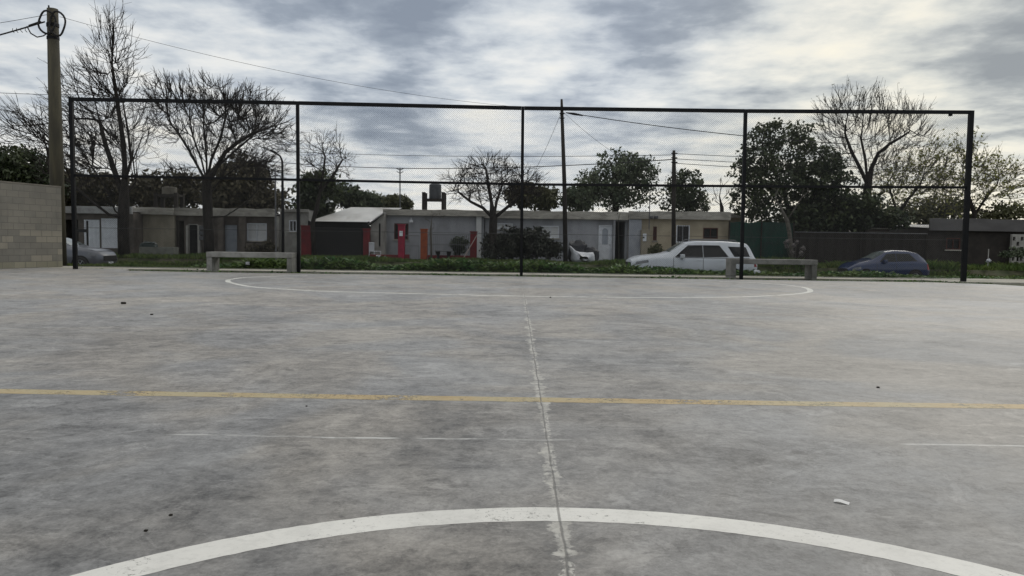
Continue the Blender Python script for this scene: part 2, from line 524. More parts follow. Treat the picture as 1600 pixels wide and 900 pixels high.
m_linewhite = paint_mat('line_paint_white', (.80, .79, .74), (.72, .71, .67), .60)
m_linefar = paint_mat('line_paint_worn', (.76, .76, .71), (.66, .66, .62), .535)
m_lineyellow = paint_mat('line_paint_yellow', (.48, .35, .17), (.44, .38, .23), .525)
c0 = (0.198, .78)
mb = ribbon([(c0[0] + 1.985 * math.cos(a), c0[1] + 1.985 * math.sin(a)) for a in [2 * PI * i / 360 for i in range(360)]], .142, closed=True, jit=.0022)
mb.obj('centre_circle_line', m_linewhite, kind='structure')
mb = ribbon([(-24 + .1 * i, 4.855 + .02 * math.sin(i * .043)) for i in range(481)], .145, jit=.006, seed=5)
mb.obj('yellow_court_line', m_lineyellow, kind='structure')
dpts = [(-5.9, 21.9), (-6.6, 21.3), (-7.12, 20.4), (-7.17, 19.5), (-6.98, 18.6), (-6.5, 17.6), (-5.6, 16.3), (-4.63, 15.6), (-3.6, 15.1), (-1.5, 14.75), (.2, 14.55),
        (2.4, 14.65), (4.26, 15.1), (5.5, 15.85), (6.6, 17.0), (7.15, 18.2), (7.42, 19.4), (7.3, 20.6), (6.8, 21.4), (6.0, 22.0)]
mb = ribbon([(p.x, p.y) for p in smoothpath(dpts)], .125, jit=.004, seed=8)
mb.obj('goal_area_line', m_linefar, kind='structure')

# ------------------------------------------------------------------ vegetation ground cover
def blades(name, mat, regions, seed, label, hs=(.08, .2), ws=(.012, .03), leafy=False, cat='grass'):
    """regions: (x0,x1,y0,y1,z,count,height scale)"""
    rnd = np.random.default_rng(seed); V = []; Fc = []; o = 0
    for (x0, x1, y0, y1, z, cnt, hsc) in regions:
        # clumped
        nc = max(1, cnt // 14)
        cx = rnd.uniform(x0, x1, nc); cy = rnd.uniform(y0, y1, nc)
        ch = rnd.uniform(.45, 1.15, nc) * (.75 + .35 * np.sin(cx * 1.3 + 1) * np.sin(cx * .37))
        idx = rnd.integers(0, nc, cnt)
        bx_ = cx[idx] + rnd.normal(0, .09, cnt); by = cy[idx] + rnd.normal(0, .07, cnt)
        h = rnd.uniform(hs[0], hs[1], cnt) * ch[idx] * hsc
        w = rnd.uniform(ws[0], ws[1], cnt); a = rnd.uniform(0, 2 * PI, cnt)
        lean = rnd.normal(0, .45, (cnt, 2)) * h[:, None]
        zz = z(bx_, by) if callable(z) else np.full(cnt, z)
        dxv = np.cos(a) * w; dyv = np.sin(a) * w
        if leafy:
            b0 = np.stack([bx_ + lean[:, 0] * .3, by + lean[:, 1] * .3, zz + h * rnd.uniform(.0, .8, cnt)], 1)
            t3 = b0 + np.stack([lean[:, 0] + rnd.normal(0, .03, cnt), lean[:, 1] + rnd.normal(0, .03, cnt), h * .35], 1)
            mid = (b0 + t3) / 2
            off = np.stack([dxv, dyv, rnd.normal(0, .01, cnt)], 1) * 1.6
            vs = np.stack([b0, mid - off, t3, mid + off], 1).reshape(-1, 3)
        else:
            b0 = np.stack([bx_ - dxv, by - dyv, zz - .02], 1); b1 = np.stack([bx_ + dxv, by + dyv, zz - .02], 1)
            m0 = np.stack([bx_ + lean[:, 0] * .4 + dxv * .7, by + lean[:, 1] * .4 + dyv * .7, zz + h * .6], 1)
            t0 = np.stack([bx_ + lean[:, 0], by + lean[:, 1], zz + h], 1)
            vs = np.stack([b0, b1, m0, t0], 1).reshape(-1, 3)
        V.append(vs)
        Fc.append(np.arange(cnt * 4).reshape(-1, 4) + o); o += cnt * 4
    V = np.concatenate(V); Fc = np.concatenate(Fc)
    me = bpy.data.meshes.new(name)
    me.from_pydata(V.tolist(), [], Fc.tolist()); me.update()
    me.materials.append(mat)
    ob = bpy.data.objects.new(name, me); col.objects.link(ob)
    ob['kind'] = 'stuff'; ob['label'] = label; ob['category'] = cat
    return ob


zedge = lambda x, y: np.full(len(x), -.06)
blades('court_edge_weeds', m_weed, [(-10.6, 15, 23.38, 23.85, -.06, 9000, .85), (-10.6, 15, 23.7, 24.6, -.06, 2500, .4), (13.0, 18.5, 21.0, 23.5, -.12, 2500, .7),
                                    (-16, -10.5, 24.7, 25.0, -.06, 700, .5), (-12, 24, 26.75, 26.95, -.04, 3500, .8)], 5,
       'low dark weeds growing along the far edge of the court slab', (.04, .15), (.01, .028), True, 'weeds')
blades('verge_weeds', m_weed, [(-11.5, 15, 26.85, 28.0, -.03, 36000, .85), (-9.5, 4.2, 27.0, 28.0, -.03, 44000, 1.75), (4.2, 9, 27.3, 28.1, -.03, 7000, 1.0), (14, 27, 27.0, 28.1, -.03, 9000, .55)], 6,
       'broad leaved green weeds on the verge behind the bench and fence', (.10, .27), (.02, .045), True, 'weeds')
blades('verge_grass', m_grass, [(-24, -9, 26.9, 28.1, -.03, 12000, .55), (-24, 28, 27.0, 28.1, -.03, 12000, .7), (-26, -7, 34.8, 38.8, .12, 34000, 1.15), (-26, -7, 34.2, 34.9, -.2, 9000, 1.3),
                                (-7, 8, 34.8, 37.0, .12, 16000, 1.0), (10, 30, 34.6, 38.0, .12, 26000, 1.7), (-7, 30, 34.1, 34.9, -.25, 16000, 1.5), (17, 32, 28, 28.4, -.5, 3000, 1)], 7,
       'green grass on the verges on both sides of the dirt road', (.08, .26), (.010, .024), False, 'grass')

# ------------------------------------------------------------------ block wall (left)
def block_material():
    m = bpy.data.materials.new('concrete_blocks'); m.use_nodes = True
    t = NT(m.node_tree); bs = m.node_tree.nodes['Principled BSDF']
    co = t.node('ShaderNodeTexCoord').outputs['Object']
    x, y, z = t.sep(co)
    br = t.node('ShaderNodeTexBrick')
    t.put(br.inputs['Vector'], t.comb(y, z, 0))
    br.inputs['Scale'].default_value = 1.0
    br.inputs['Brick Width'].default_value = .41
    br.inputs['Row Height'].default_value = .205
    br.inputs['Mortar Size'].default_value = .010
    br.inputs['Mortar Smooth'].default_value = .5
    br.inputs['Color1'].default_value = (0, 0, 0, 1); br.inputs['Color2'].default_value = (1, 1, 1, 1)
    br.inputs['Mortar'].default_value = (.5, .5, .5, 1)
    r = t.sep(br.outputs['Color'])[0]
    base = t.mix(t.mr(t.noise(co, 1.4, 5), .35, .65), (.235, .222, .19), (.195, .185, .16))
    lowz = t.mr(z, 1.05, 1.4, 1, .22)
    pale = t.m('MULTIPLY', t.mr(r, .50, .56), lowz)
    c = t.mix(t.m('MULTIPLY', pale, .8), base, (.34, .31, .25))
    row0 = t.mr(z, .2, .22, .55, 0)
    c = t.mix(row0, c, (.30, .285, .19))
    c = t.mix(t.mr(t.noise(co, 50, 5, .7), .4, .7, 0, .35), c, (.14, .13, .11))
    c = t.mix(t.m('MULTIPLY', br.outputs['Fac'], t.mr(z, 1.3, 2.2, .75, .5)), c, (.12, .115, .10))
    c = t.mix(t.mr(t.noise(t.comb(t.m('MULTIPLY', y, 1.2), t.m('MULTIPLY', z, .25), 1), 2.2, 6, .7), .5, .72, 0, .4), c, (.13, .125, .11))
    t.put(bs.inputs['Base Color'], c); bs.inputs['Roughness'].default_value = .92
    h = t.m('SUBTRACT', t.m('MULTIPLY', t.noise(co, 70, 4, .7), .4), br.outputs['Fac'])
    t.put(bs.inputs['Normal'], t.bump(h, .5, .008))
    return m


wA = G(98, 417); wB = G(0, 420); wd = (wA - wB).normalized()
wall = thing('block_wall', 'grey concrete block wall with paler patched blocks at the left edge of the court', 'wall', (wA.x, wA.y, 0), math.atan2(-wd.x, wd.y))
mb = MB(); mb.box(-.16, 0, -10, 0, -.1, 2.68, .008)
mb.obj('wall', block_material(), wall)
mb = MB(); mb.box(-.19, .0, -10.0, 0.012, 2.683, 2.73, .006)
mb.obj('coping', M('coping_cement', (.22, .20, .165), (.17, .155, .13), 3, .9, .2), wall)

# ------------------------------------------------------------------ ball fence
FY = 24.2
posts = [(118, 420, 111, 155, .11), (467, 426, 465, 161, .095), (814.5, 430.5, 817, 169, .095), (1158, 435, 1165, 173.5, .10), (1505, 440, 1517.5, 175.5, .13)]
fence = thing('ball_stop_fence', 'tall black steel chain link fence across the far end of the court', 'fence', (P(814, 430, FY).x, FY, 0))
T = []; B = []; mids = []
midpx = [(113, 274), (466, 281), (816, 288), (1163, 291), (1513, 293)]
for i, (bx, by, tx, ty, w) in enumerate(posts):
    b = P(bx, by, FY); tp = P(tx, ty, FY); b.z = -.08
    T.append(tp); B.append(b); mids.append(P(*midpx[i], FY))
    mb = MB()
    d = (tp - b)
    hw = w / 2
    vs = []
    for p in (b, tp + d.normalized() * .05):
        vs += [(p.x - hw, FY - hw, p.z), (p.x + hw, FY - hw, p.z), (p.x + hw, FY + hw, p.z), (p.x - hw, FY + hw, p.z)]
    mb.add(vs, [(0, 3, 2, 1), (4, 5, 6, 7), (0, 1, 5, 4), (1, 2, 6, 5), (2, 3, 7, 6), (3, 0, 4, 7)])
    rel(fence, mb).obj('post', m_black, fence)


def rail(pts, w, name):
    for a, b in zip(pts[:-1], pts[1:]):
        mb = MB()
        ww = w / 2; e = .05
        vs = []
        for p, s in ((a, 1), (b, -1)):
            vs += [(p.x + e * s, FY - ww, p.z - ww), (p.x + e * s, FY + ww, p.z - ww), (p.x + e * s, FY + ww, p.z + ww), (p.x + e * s, FY - ww, p.z + ww)]
        mb.add(vs, [(0, 1, 2, 3), (4, 7, 6, 5), (0, 4, 5, 1), (1, 5, 6, 2), (2, 6, 7, 3), (3, 7, 4, 0)])
        rel(fence, mb).obj(name, m_black, fence)


rail(T, .105, 'top_rail'); rail(mids, .075, 'middle_rail')
# chain link panels: diagonal wires crossing, one mesh per bay
for i in range(4):
    mb = MB(); s = .062; r = .0022
    x0, x1 = B[i].x + .05, B[i + 1].x - .05; z0 = .06; z1 = (T[i].z + T[i + 1].z) / 2 - .04
    hgt = z1 - z0
    for dirn in (1, -1):
        k = -hgt
        while k < (x1 - x0):
            a0, a1 = k, k + hgt      # x at z0, x at z1
            ta = max(0, -a0 / hgt) if a0 < 0 else 0
            tb = min(1, (x1 - x0 - a0) / hgt)
            if tb > ta + .01:
                xs, xe, zs, ze = a0 + ta * hgt, a0 + tb * hgt, z0 + ta * hgt, z0 + tb * hgt
                if dirn < 0: xs, xe = (x1 - x0) - xs, (x1 - x0) - xe
                yo = .002 * dirn
                mb.tube([(x0 + xs, FY + yo, zs), (x0 + xe, FY + yo, ze)], r, 3, False)
            k += s
    rel(fence, mb).obj('chain_link_mesh', m_mesh, fence)
mb = MB()
for zz in (.08, 1.32):
    for i in range(4): mb.tube([(B[i].x, FY + .01, zz), (B[i + 1].x, FY + .01, zz)], .006, 4)
rel(fence, mb).obj('tension_wire', m_mesh, fence)
mb = MB(); p = P(1484, 179, FY); mb.box(p.x - .03, p.x + .05, FY - .08, FY + .03, p.z - .05, p.z + .02, .008)
rel(fence, mb).obj('bracket', m_black, fence)


# ------------------------------------------------------------------ benches
def bench(name, label, pl, pr, pyb, Yc):
    a = P(pl, pyb, Yc); b = P(pr, pyb, Yc)
    L = b.x - a.x
    t = thing(name, label, 'bench', ((a.x + b.x) / 2, Yc + .33, -.04), 0, 'concrete benches by the fence')
    h = .66; th = .165
    for s in (-1, 1):
        mb = MB(); xo = s * (L / 2 - th / 2 - .003)
        mb.box(xo - th / 2, xo + th / 2, -.30, .32, 0, h - th - .002, .012); mb.obj('leg', m_conc_bench, t)
    mb = MB(); mb.box(-L / 2, L / 2, -.33, .33, h - th, h, .018)
    mb.obj('seat', m_conc_bench, t)
    return t


bench('concrete_bench', 'thick concrete bench left of the second fence post, before the dark fronted house', 322, 456, 425.5, 23.62)
bench('concrete_bench', 'thick concrete bench behind the fourth fence post, beside the silver car', 1142, 1277, 438, 24.45)


# ------------------------------------------------------------------ houses
def wall_holes(mb, x0, x1, z0, z1, y0, y1, holes):
    xs = sorted({x0, x1, *[min(max(h[0], x0), x1) for h in holes], *[min(max(h[1], x0), x1) for h in holes]})
    zs = sorted({z0, z1, *[min(max(h[2], z0), z1) for h in holes], *[min(max(h[3], z0), z1) for h in holes]})
    for i in range(len(xs) - 1):
        for j in range(len(zs) - 1):
            cx = (xs[i] + xs[i + 1]) / 2; cz = (zs[j] + zs[j + 1]) / 2
            if any(h[0] < cx < h[1] and h[2] < cz < h[3] for h in holes): continue
            mb.box(xs[i], xs[i + 1], y0, y1, zs[j], zs[j + 1])


def house(name, label, px0, px1, Y, depth, pyt, wallm, parapm, openings, pyf=None, group=None, pmat_depth=.12, cat='house', over=.25):
    """openings: (px0,px1,py0,py1,kind) with kind window/door/opening; pyt top of parapet; pyf bottom of parapet"""
    x0, x1 = X_(px0, Y), X_(px1, Y); cxp = (px0 + px1) / 2
    zt = Z_(cxp, pyt, Y); zf = Z_(cxp, pyf, Y) if pyf else zt - .3
    zb = .10
    t = thing(name, label, cat, ((x0 + x1) / 2, Y, zb), 0, group)
    ox = t.location.x
    hs = []
    for (a, b, c, d, kind, *_r) in openings:
        z_lo = Z_((a + b) / 2, d, Y)
        if kind in ('door', 'opening', 'panel', 'bardoor'): z_lo = zb - .01 if kind != 'panel' else z_lo
        hs.append((X_(a, Y), X_(b, Y), z_lo, Z_((a + b) / 2, c, Y)))
    mb = MB(); wall_holes(mb, x0, x1, zb - .25, zf + .12, Y, Y + .16, hs)
    mb.box(x0, x0 + .15, Y + .163, Y + depth, zb - .25, zf + .10); mb.box(x1 - .15, x1, Y + .163, Y + depth, zb - .25, zf + .10)
    mb.box(x0 + .152, x1 - .152, Y + depth - .15, Y + depth, zb - .25, zt - .05)
    rel(t, mb).obj('wall', wallm, t)
    # roof: corrugated sheet behind a cement edge
    mb = MB(); rnd = random.Random(px0)
    nseg = max(4, int((x1 - x0) / .5)); yf = Y - over
    vs = []; hts = [rnd.uniform(-.025, .025) for _ in range(nseg + 1)]
    for i in range(nseg + 1):
        x = x0 - .04 + (x1 - x0 + .08) * i / nseg
        vs += [(x, yf, zf - .01), (x, yf, zt + hts[i]), (x, yf + .12, zt + hts[i] + .01), (x, yf + .12, zf - .01)]
    fs = []
    for i in range(nseg):
        o = 4 * i
        for k in range(4): fs.append((o + k, o + (k + 1) % 4, o + 4 + (k + 1) % 4, o + 4 + k)[::-1])
    fs.append((0, 1, 2, 3)); o = 4 * nseg; fs.append((o, o + 3, o + 2, o + 1))
    mb.add(vs, fs); rel(t, mb).obj('fascia', parapm, t)
    mb = MB()
    nc = int((x1 - x0) / .12)
    vs = []
    for i in range(nc + 1):
        x = x0 - .04 + (x1 - x0 + .08) * i / nc; zz = .015 * (i % 2)
        vs += [(x, yf + .125, zf + .12 + zz), (x, Y + depth + .2, zt - .02 + zz)]
    mb.add(vs, [(2 * i, 2 * i + 2, 2 * i + 3, 2 * i + 1) for i in range(nc)])
    rel(t, mb).obj('roof', m_zinc, t)
    for (a, b, c, d, kind, *rest), h in zip(openings, hs):
        xa, xb, za, zc_ = h; pm = rest[0] if rest else m_glass; lab = rest[1] if len(rest) > 1 else None
        za = max(za, zb)
        if kind == 'opening': 
            continue
        if kind == 'panel':
            mb = MB(); mb.box(xa + .01, xb - .01, Y + .02, Y + .06, za + .01, zc_ - .01, .006)
            nn = max(2, int((xb - xa) / .2))
            for i in range(1, nn): mb.box(xa + (xb - xa) * i / nn - .012, xa + (xb - xa) * i / nn + .012, Y + .005, Y + .019, za + .03, zc_ - .03)
            o_ = rel(t, mb).obj('gate_panel', pm, t)
        elif kind in ('window', 'barwindow'):
            fm = rest[2] if len(rest) > 2 else m_white
            mb = MB(); w = .05
            mb.box(xa, xb, Y - .02, Y + .05, za, za + w); mb.box(xa, xb, Y - .02, Y + .05, zc_ - w, zc_)
            mb.box(xa, xa + w, Y - .019, Y + .049, za + w, zc_ - w); mb.box(xb - w, xb, Y - .019, Y + .049, za + w, zc_ - w)
            mb.box((xa + xb) / 2 - .02, (xa + xb) / 2 + .02, Y - .01, Y + .04, za + w, zc_ - w)
            wn = rel(t, mb).obj('window', fm, t)
            mb = MB(); mb.box(xa + w * .9, xb - w * .9, Y + .055, Y + .07, za + w * .9, zc_ - w * .9)
            rel(t, mb).obj('pane', pm, wn)
            mb = MB(); mb.box(xa - .06, xb + .06, Y - .06, Y - .003, za - .06, za - .003)
            rel(t, mb).obj('sill', m_parapet, wn)
            if kind == 'barwindow':
                mb = MB()
                for i in range(1, 6): xx = xa + (xb - xa) * i / 6; mb.cyl((xx, Y - .045, za), (xx, Y - .045, zc_), .012, 6)
                rel(t, mb).obj('bars', m_black, wn)
            o_ = wn
        else:
            mb = MB(); mb.box(xa + .05, xb - .05, Y + .05, Y + .09, za + .02, zc_ - .05, .006)
            mb.box(xa + .12, xb - .12, Y + .035, Y + .049, za + .12, za + (zc_ - za) * .42, .004)
            dr = rel(t, mb).obj('door', pm, t)
            fm = rest[2] if len(rest) > 2 else m_white
            mb = MB(); mb.box(xa, xa + .045, Y - .012, Y + .10, za, zc_); mb.box(xb - .045, xb, Y - .012, Y + .10, za, zc_); mb.box(xa + .046, xb - .046, Y - .011, Y + .10, zc_ - .045, zc_)
            rel(t, mb).obj('frame', fm, dr)
            mb = MB(); mb.cyl((xb - .12, Y + .05, za + (zc_ - za) * .47), (xb - .12, Y, za + (zc_ - za) * .47), .02, 8)
            rel(t, mb).obj('handle', m_galv, dr)
            o_ = dr
        if lab: o_['label'] = lab
    return t


m_doorgrey = M('door_grey_blue', (.34, .37, .42), (.28, .31, .35), 3, .6)
m_shutter = M('white_shutter', (.68, .69, .69), (.56, .57, .58), 6, .6, stretch=(.3, 1, 8))
m_redwood = M('red_wood', (.09, .03, .02), (.06, .02, .015), 5, .7)

hA = house('storage_shed', 'low shed with two white metal gate panels behind the big bare tree', 90, 209, 39.0, 6, 323, m_wall_brown, m_zinc,
           [(94, 123, 343, 400, 'opening'), (131, 156, 343, 392, 'panel', m_white), (158, 188, 341, 388, 'panel', m_white)], 333.5)
hB = house('flat_house', 'plain beige walled house without openings between the two big bare trees', 210, 273, 40, 8, 325, m_wall_beige, m_parapet, [], 335)
hC = house('flat_house', 'dark brown house with a grey door and white window behind the umbrella shaped tree', 274, 432, 40.2, 8, 326, m_wall_brown, m_parapet,
           [(295, 310, 350, 402, 'door', m_dark, 'dark open door with pale posts', m_wall_lg), (350, 372, 350, 395, 'door', m_doorgrey, 'plain grey blue door', m_wall_brown), (386, 417, 349, 376, 'window', m_shutter),
            (276, 288, 345, 398, 'opening')], 337.5)
for (a, b, c, d, mt, nm) in ((291.5, 294.5, 352, 402, m_wall_lg, 'pillar'), (310, 313, 352, 402, m_wall_lg, 'pillar'), (430.0, 437, 338, 405, m_wall_lg, 'pillar'), (374, 384, 339, 400, m_wall_brown, 'pillar'), (341, 349, 339, 400, m_wall_brown, 'pillar')):
    mb = MB(); Yp = 39.85
    mb.box(X_(a, Yp), X_(b, Yp), Yp - .08, Yp + .12, .05, Z_(a, c, Yp), .01); rel(hC, mb).obj(nm, mt, hC)
mb = MB(); mb.box(X_(387, 40), X_(416, 40), 39.7, 40.15, .1, Z_(400, 380, 40), .02); rel(hC, mb).obj('low_wall', m_wall_brown, hC)
for (zz) in (353, 361, 369):
    mb = MB(); mb.box(X_(314, 40), X_(321, 40), 39.75, 40.17, Z_(317, zz + 6, 40), Z_(317, zz, 40), .01); rel(hC, mb).obj('shelf', m_galv, hC)
hD = house('flat_house', 'narrow pale grey house end beside the red pillared carport', 438.2, 483, 40, 8, 327, m_wall_lg, m_wall_lg,
           [(452, 464, 344, 362, 'window', m_glass)], 331)

# carport with the sloping tin roof
gY = 38.6
gx0, gx1 = X_(487, gY), X_(571, gY)
gar = thing('carport', 'carport with dark mesh gate, red pillars and a sloping white tin roof', 'carport', ((gx0 + gx1) / 2, gY, .1))
zf = Z_(530, 347, gY)
for (a, b, c, d) in ((472, 487, 354, 405), (568.5, 578, 359, 407)):
    mb = MB(); mb.box(X_(a, gY), X_(b, gY), gY - .2, gY + .1, 0, Z_(a, c, gY), .012)
    mb.box(X_(a, gY) - .03, X_(b, gY) + .03, gY - .23, gY + .13, Z_(a, c, gY), Z_(a, c, gY) + .06, .01)
    rel(gar, mb).obj('pillar', m_red, gar)
mb = MB()
mb.box(gx0 + .01, X_(568, gY), gY, gY + .03, .1, zf - .3)
for i in range(27): xx = gx0 + .03 + (gx1 - gx0 - .2) * i / 26; mb.box(xx - .012, xx + .012, gY - .03, gY - .002, .12, zf - .32)
for zz in (.3, zf * .5, zf - .4): mb.box(gx0 + .01, X_(568, gY), gY - .055, gY - .032, zz, zz + .05)
rel(gar, mb).obj('gate', M('gate_black', (.014, .014, .015), (.024, .023, .022), 12, .7), gar)
mb = MB(); mb.box(gx0 - .2, gx1 + .1, gY + .04, gY + .14, zf - .29, zf + .05); rel(gar, mb).obj('beam', m_dark, gar)
# roof plane rising to the back
mb = MB(); yb = 45.0; f0, f1 = X_(482, gY - .3), X_(573, gY - .3); b0, b1 = X_(548, yb), X_(628, yb)
zr0 = Z_(528, 346.5, gY - .3); zr1 = Z_(588, 324.5, yb); nn = 46
vs = []
for i in range(nn + 1):
    s_ = i / nn; o_ = .018 * (i % 2)
    for k in range(5):
        w_ = k / 4
        vs.append((f0 + (f1 - f0) * s_ + ((b0 + (b1 - b0) * s_) - (f0 + (f1 - f0) * s_)) * w_, (gY - .3) + (yb - gY + .3) * w_, zr0 + (zr1 - zr0) * w_ + o_))
mb.add(vs, [(5 * i + k, 5 * i + 5 + k, 5 * i + 6 + k, 5 * i + 1 + k) for i in range(nn) for k in range(4)])
rel(gar, mb).obj('roof', M('tin_white', (.62, .62, .60), (.50, .50, .48), 2.0, .42, stretch=(1, .3, 1), dirt=((.22, .19, .16), .7)), gar)
mb = MB(); mb.box(gx0 - .1, gx0 + .02, gY + .16, yb, .1, zr0 - .05); mb.box(gx0 + .02, gx1, yb - .2, yb - .1, .1, zr0 - .05)
rel(gar, mb).obj('wall', m_wall_brown, gar)

# gabled side house between carport and grey house
sx0, sx1, sY = X_(579, 39.2), X_(600, 39.2), 39.2
sh = thing('gabled_house', 'narrow cream house end with a slit window beside the carport', 'house', ((sx0 + sx1) / 2, sY, .1))
mb = MB(); zl, zr = Z_(579, 352, sY), Z_(600, 334, sY)
vs = [(sx0, sY, -.1), (sx1, sY, -.1), (sx1, sY, zr), (sx0, sY, zl), (sx0, sY + 5, -.1), (sx1, sY + 5, -.1), (sx1, sY + 5, zr), (sx0, sY + 5, zl)]
mb.add(vs, [(0, 1, 2, 3), (5, 4, 7, 6), (4, 0, 3, 7), (1, 5, 6, 2), (3, 2, 6, 7), (0, 4, 5, 1)])
rel(sh, mb).obj('wall', m_wall_lg, sh)
mb = MB()
mb.box(X_(592, sY), X_(594.5, sY), sY - .02, sY - .003, Z_(593, 385, sY), Z_(593, 349, sY)); rel(sh, mb).obj('window', m_dark, sh)
mb = MB(); vs = [(sx0 - .12, sY - .25, zl + .005), (sx1 + .02, sY - .25, zr + .01), (sx1 + .02, sY + 5, zr + .01), (sx0 - .12, sY + 5, zl + .005)]
mb.add(vs + [(p[0], p[1], p[2] + .06) for p in vs], [(0, 3, 2, 1), (4, 5, 6, 7), (0, 1, 5, 4), (1, 2, 6, 5), (2, 3, 7, 6), (3, 0, 4, 7)])
rel(sh, mb).obj('roof', m_zinc, sh)

hE = house('flat_house', 'blue grey house behind the red garden wall with a water tank above its roof', 600.5, 756, 40, 9, 328, m_wall_grey, m_parapet,
           [(616, 638, 349, 374, 'window', m_dark, 'window with dark shutters', m_redwood)], 337)
mb = MB(); mb.box(X_(744, 40), X_(752, 40), 39.86, 39.995, .1, Z_(748, 338, 40)); rel(hE, mb).obj('pilaster', m_shutter, hE)
mb = MB(); p = P(643, 344, 39.9)
mb.tube([(p.x, 39.99, p.z + .1), (p.x, 39.8, p.z + .12), (p.x, 39.75, p.z)], .015, 5); mb.box(p.x - .09, p.x + .09, 39.66, 39.84, p.z - .13, p.z, .02)
rel(hE, mb).obj('wall_lamp', m_white, hE)
hF = house('flat_house', 'long grey house with an arched glass white door beside a dark passage', 757.5, 981, 40.1, 9, 330.5, m_wall_grey, m_parapet,
           [(775, 801, 349, 358, 'window', m_shutter), (845, 873, 353, 372, 'window', m_shutter), (935, 956, 352, 409, 'door', m_white, 'white door with an arched glass light'),
            (961, 980, 346, 409, 'opening')], 342)
mb = MB()
xa, xb = X_(941, 40), X_(950, 40); za, zb2 = Z_(945, 382, 40), Z_(945, 361, 40)
arc = [(xa, za), (xb, za)] + [((xa + xb) / 2 + (xb - xa) / 2 * math.cos(a), zb2 + (xb - xa) / 2 * math.sin(a)) for a in [PI * k / 10 for k in range(11)]]
mb.add([(x, 40.13, z) for x, z in arc], [tuple(range(len(arc)))])
dd = [o for o in hF.children if o.name.startswith('door')][0]
rel(hF, mb).obj('pane', m_doorgrey, dd)
mb = MB(); mb.box(X_(957.5, 40), X_(960.5, 40), 39.9, 40.09, .1, Z_(959, 343, 40)); rel(hF, mb).obj('pillar', m_wall_grey, hF)
hG = house('flat_house', 'beige house with barred window, meter pillar and a stepped flat roof behind the silver car', 981.5, 1137, 40, 9, 331, m_wall_cream, m_parapet,
           [(1020, 1025.5, 354, 376, 'window', m_dark, 'narrow dark window', m_redwood), (1056, 1077, 352, 379, 'barwindow', m_glass), (1098, 1121, 356, 373, 'window', m_dark, 'small window with red wood frame', m_redwood)], 342.5)
mb = MB(); mb.box(X_(981.5, 40), X_(1001, 40), 39.84, 39.996, .1, Z_(990, 343, 40)); rel(hG, mb).obj('render_panel', M('pale_blue_render', (.37, .39, .43), (.30, .32, .36), 2, .9, .2), hG)
mb = MB(); mb.box(X_(1001.5, 39.6), X_(1015, 39.6), 39.5, 39.83, .1, Z_(1008, 359, 39.6), .015); mp_ = rel(hG, mb).obj('meter_pillar', m_wall_beige, hG)
mb = MB(); mb.box(X_(1003.5, 39.6), X_(1009, 39.6), 39.45, 39.497, Z_(1006, 377, 39.6), Z_(1006, 365, 39.6), .01); rel(hG, mb).obj('meter_box', m_white, mp_)
mb = MB(); p = P(1006, 371, 39.4); mb.cyl((p.x, 39.448, p.z), (p.x, 39.43, p.z), .045, 12); rel(hG, mb).obj('meter_dial', m_glass, mp_)
mb = MB(); mb.cyl((X_(1013.5, 39.7), 39.7, .2), (X_(1013.5, 39.7), 39.7, Z_(1013, 300, 39.7)), .025, 8); rel(hG, mb).obj('service_mast', m_galv, hG)
for a in (1018, 1026):
    mb = MB(); p = P(a, 339, 39.5); mb.box(p.x - .09, p.x + .09, 39.5, 39.74, p.z - .08, p.z + .06, .02); mb.cyl((p.x, 39.5, p.z), (p.x, 39.44, p.z), .05, 10); rel(hG, mb).obj('floodlight', m_galv, hG)
hG2 = house('roof_annex', 'small peach coloured annex with grey roof edge rising behind the silver car roof', 1112, 1158, 42.5, 4, 333, m_wall_cream, m_parapet, [], 340, cat='annex')

# right side: fences and dark long house
def slat_fence(name, label, px0, px1, Y, pyt, mat, railpy=None, postm=None, holes=0, cat='fence'):
    x0, x1 = X_(px0, Y), X_(px1, Y); zt = Z_((px0 + px1) / 2, pyt, Y)
    t = thing(name, label, cat, ((x0 + x1) / 2, Y, .1)); rnd = random.Random(px0)
    mb = MB(); n_ = int((x1 - x0) / .16)
    vs = []; 
    for i in range(n_ + 1):
        x = x0 + (x1 - x0) * i / n_; y = Y + .03 * math.sin(i * 2.1) + rnd.uniform(-.015, .015); h = zt + rnd.uniform(-.05, .03)
        vs += [(x, y, -.05), (x, y, h), (x, y + .025, h), (x, y + .025, -.05)]
    mb.add(vs, [(4 * i + k, 4 * i + (k + 1) % 4, 4 * i + 4 + (k + 1) % 4, 4 * i + 4 + k)[::-1] for i in range(n_) for k in range(4)])
    rel(t, mb).obj('panel', mat, t)
    k = max(2, int((x1 - x0) / 2.4))
    for i in range(k + 1):
        x = x0 + (x1 - x0) * i / k
        mb = MB(); mb.cyl((x, Y - .1, -.05), (x, Y - .1, zt + .03), .04, 8); rel(t, mb).obj('post', postm or m_wood_pole, t)
    if railpy:
        mb = MB(); zz = Z_((px0 + px1) / 2, railpy, Y); mb.cyl((x0, Y - .14, zz), (x1, Y - .14, zz), .02, 6); rel(t, mb).obj('rail', m_galv, t)
    return t


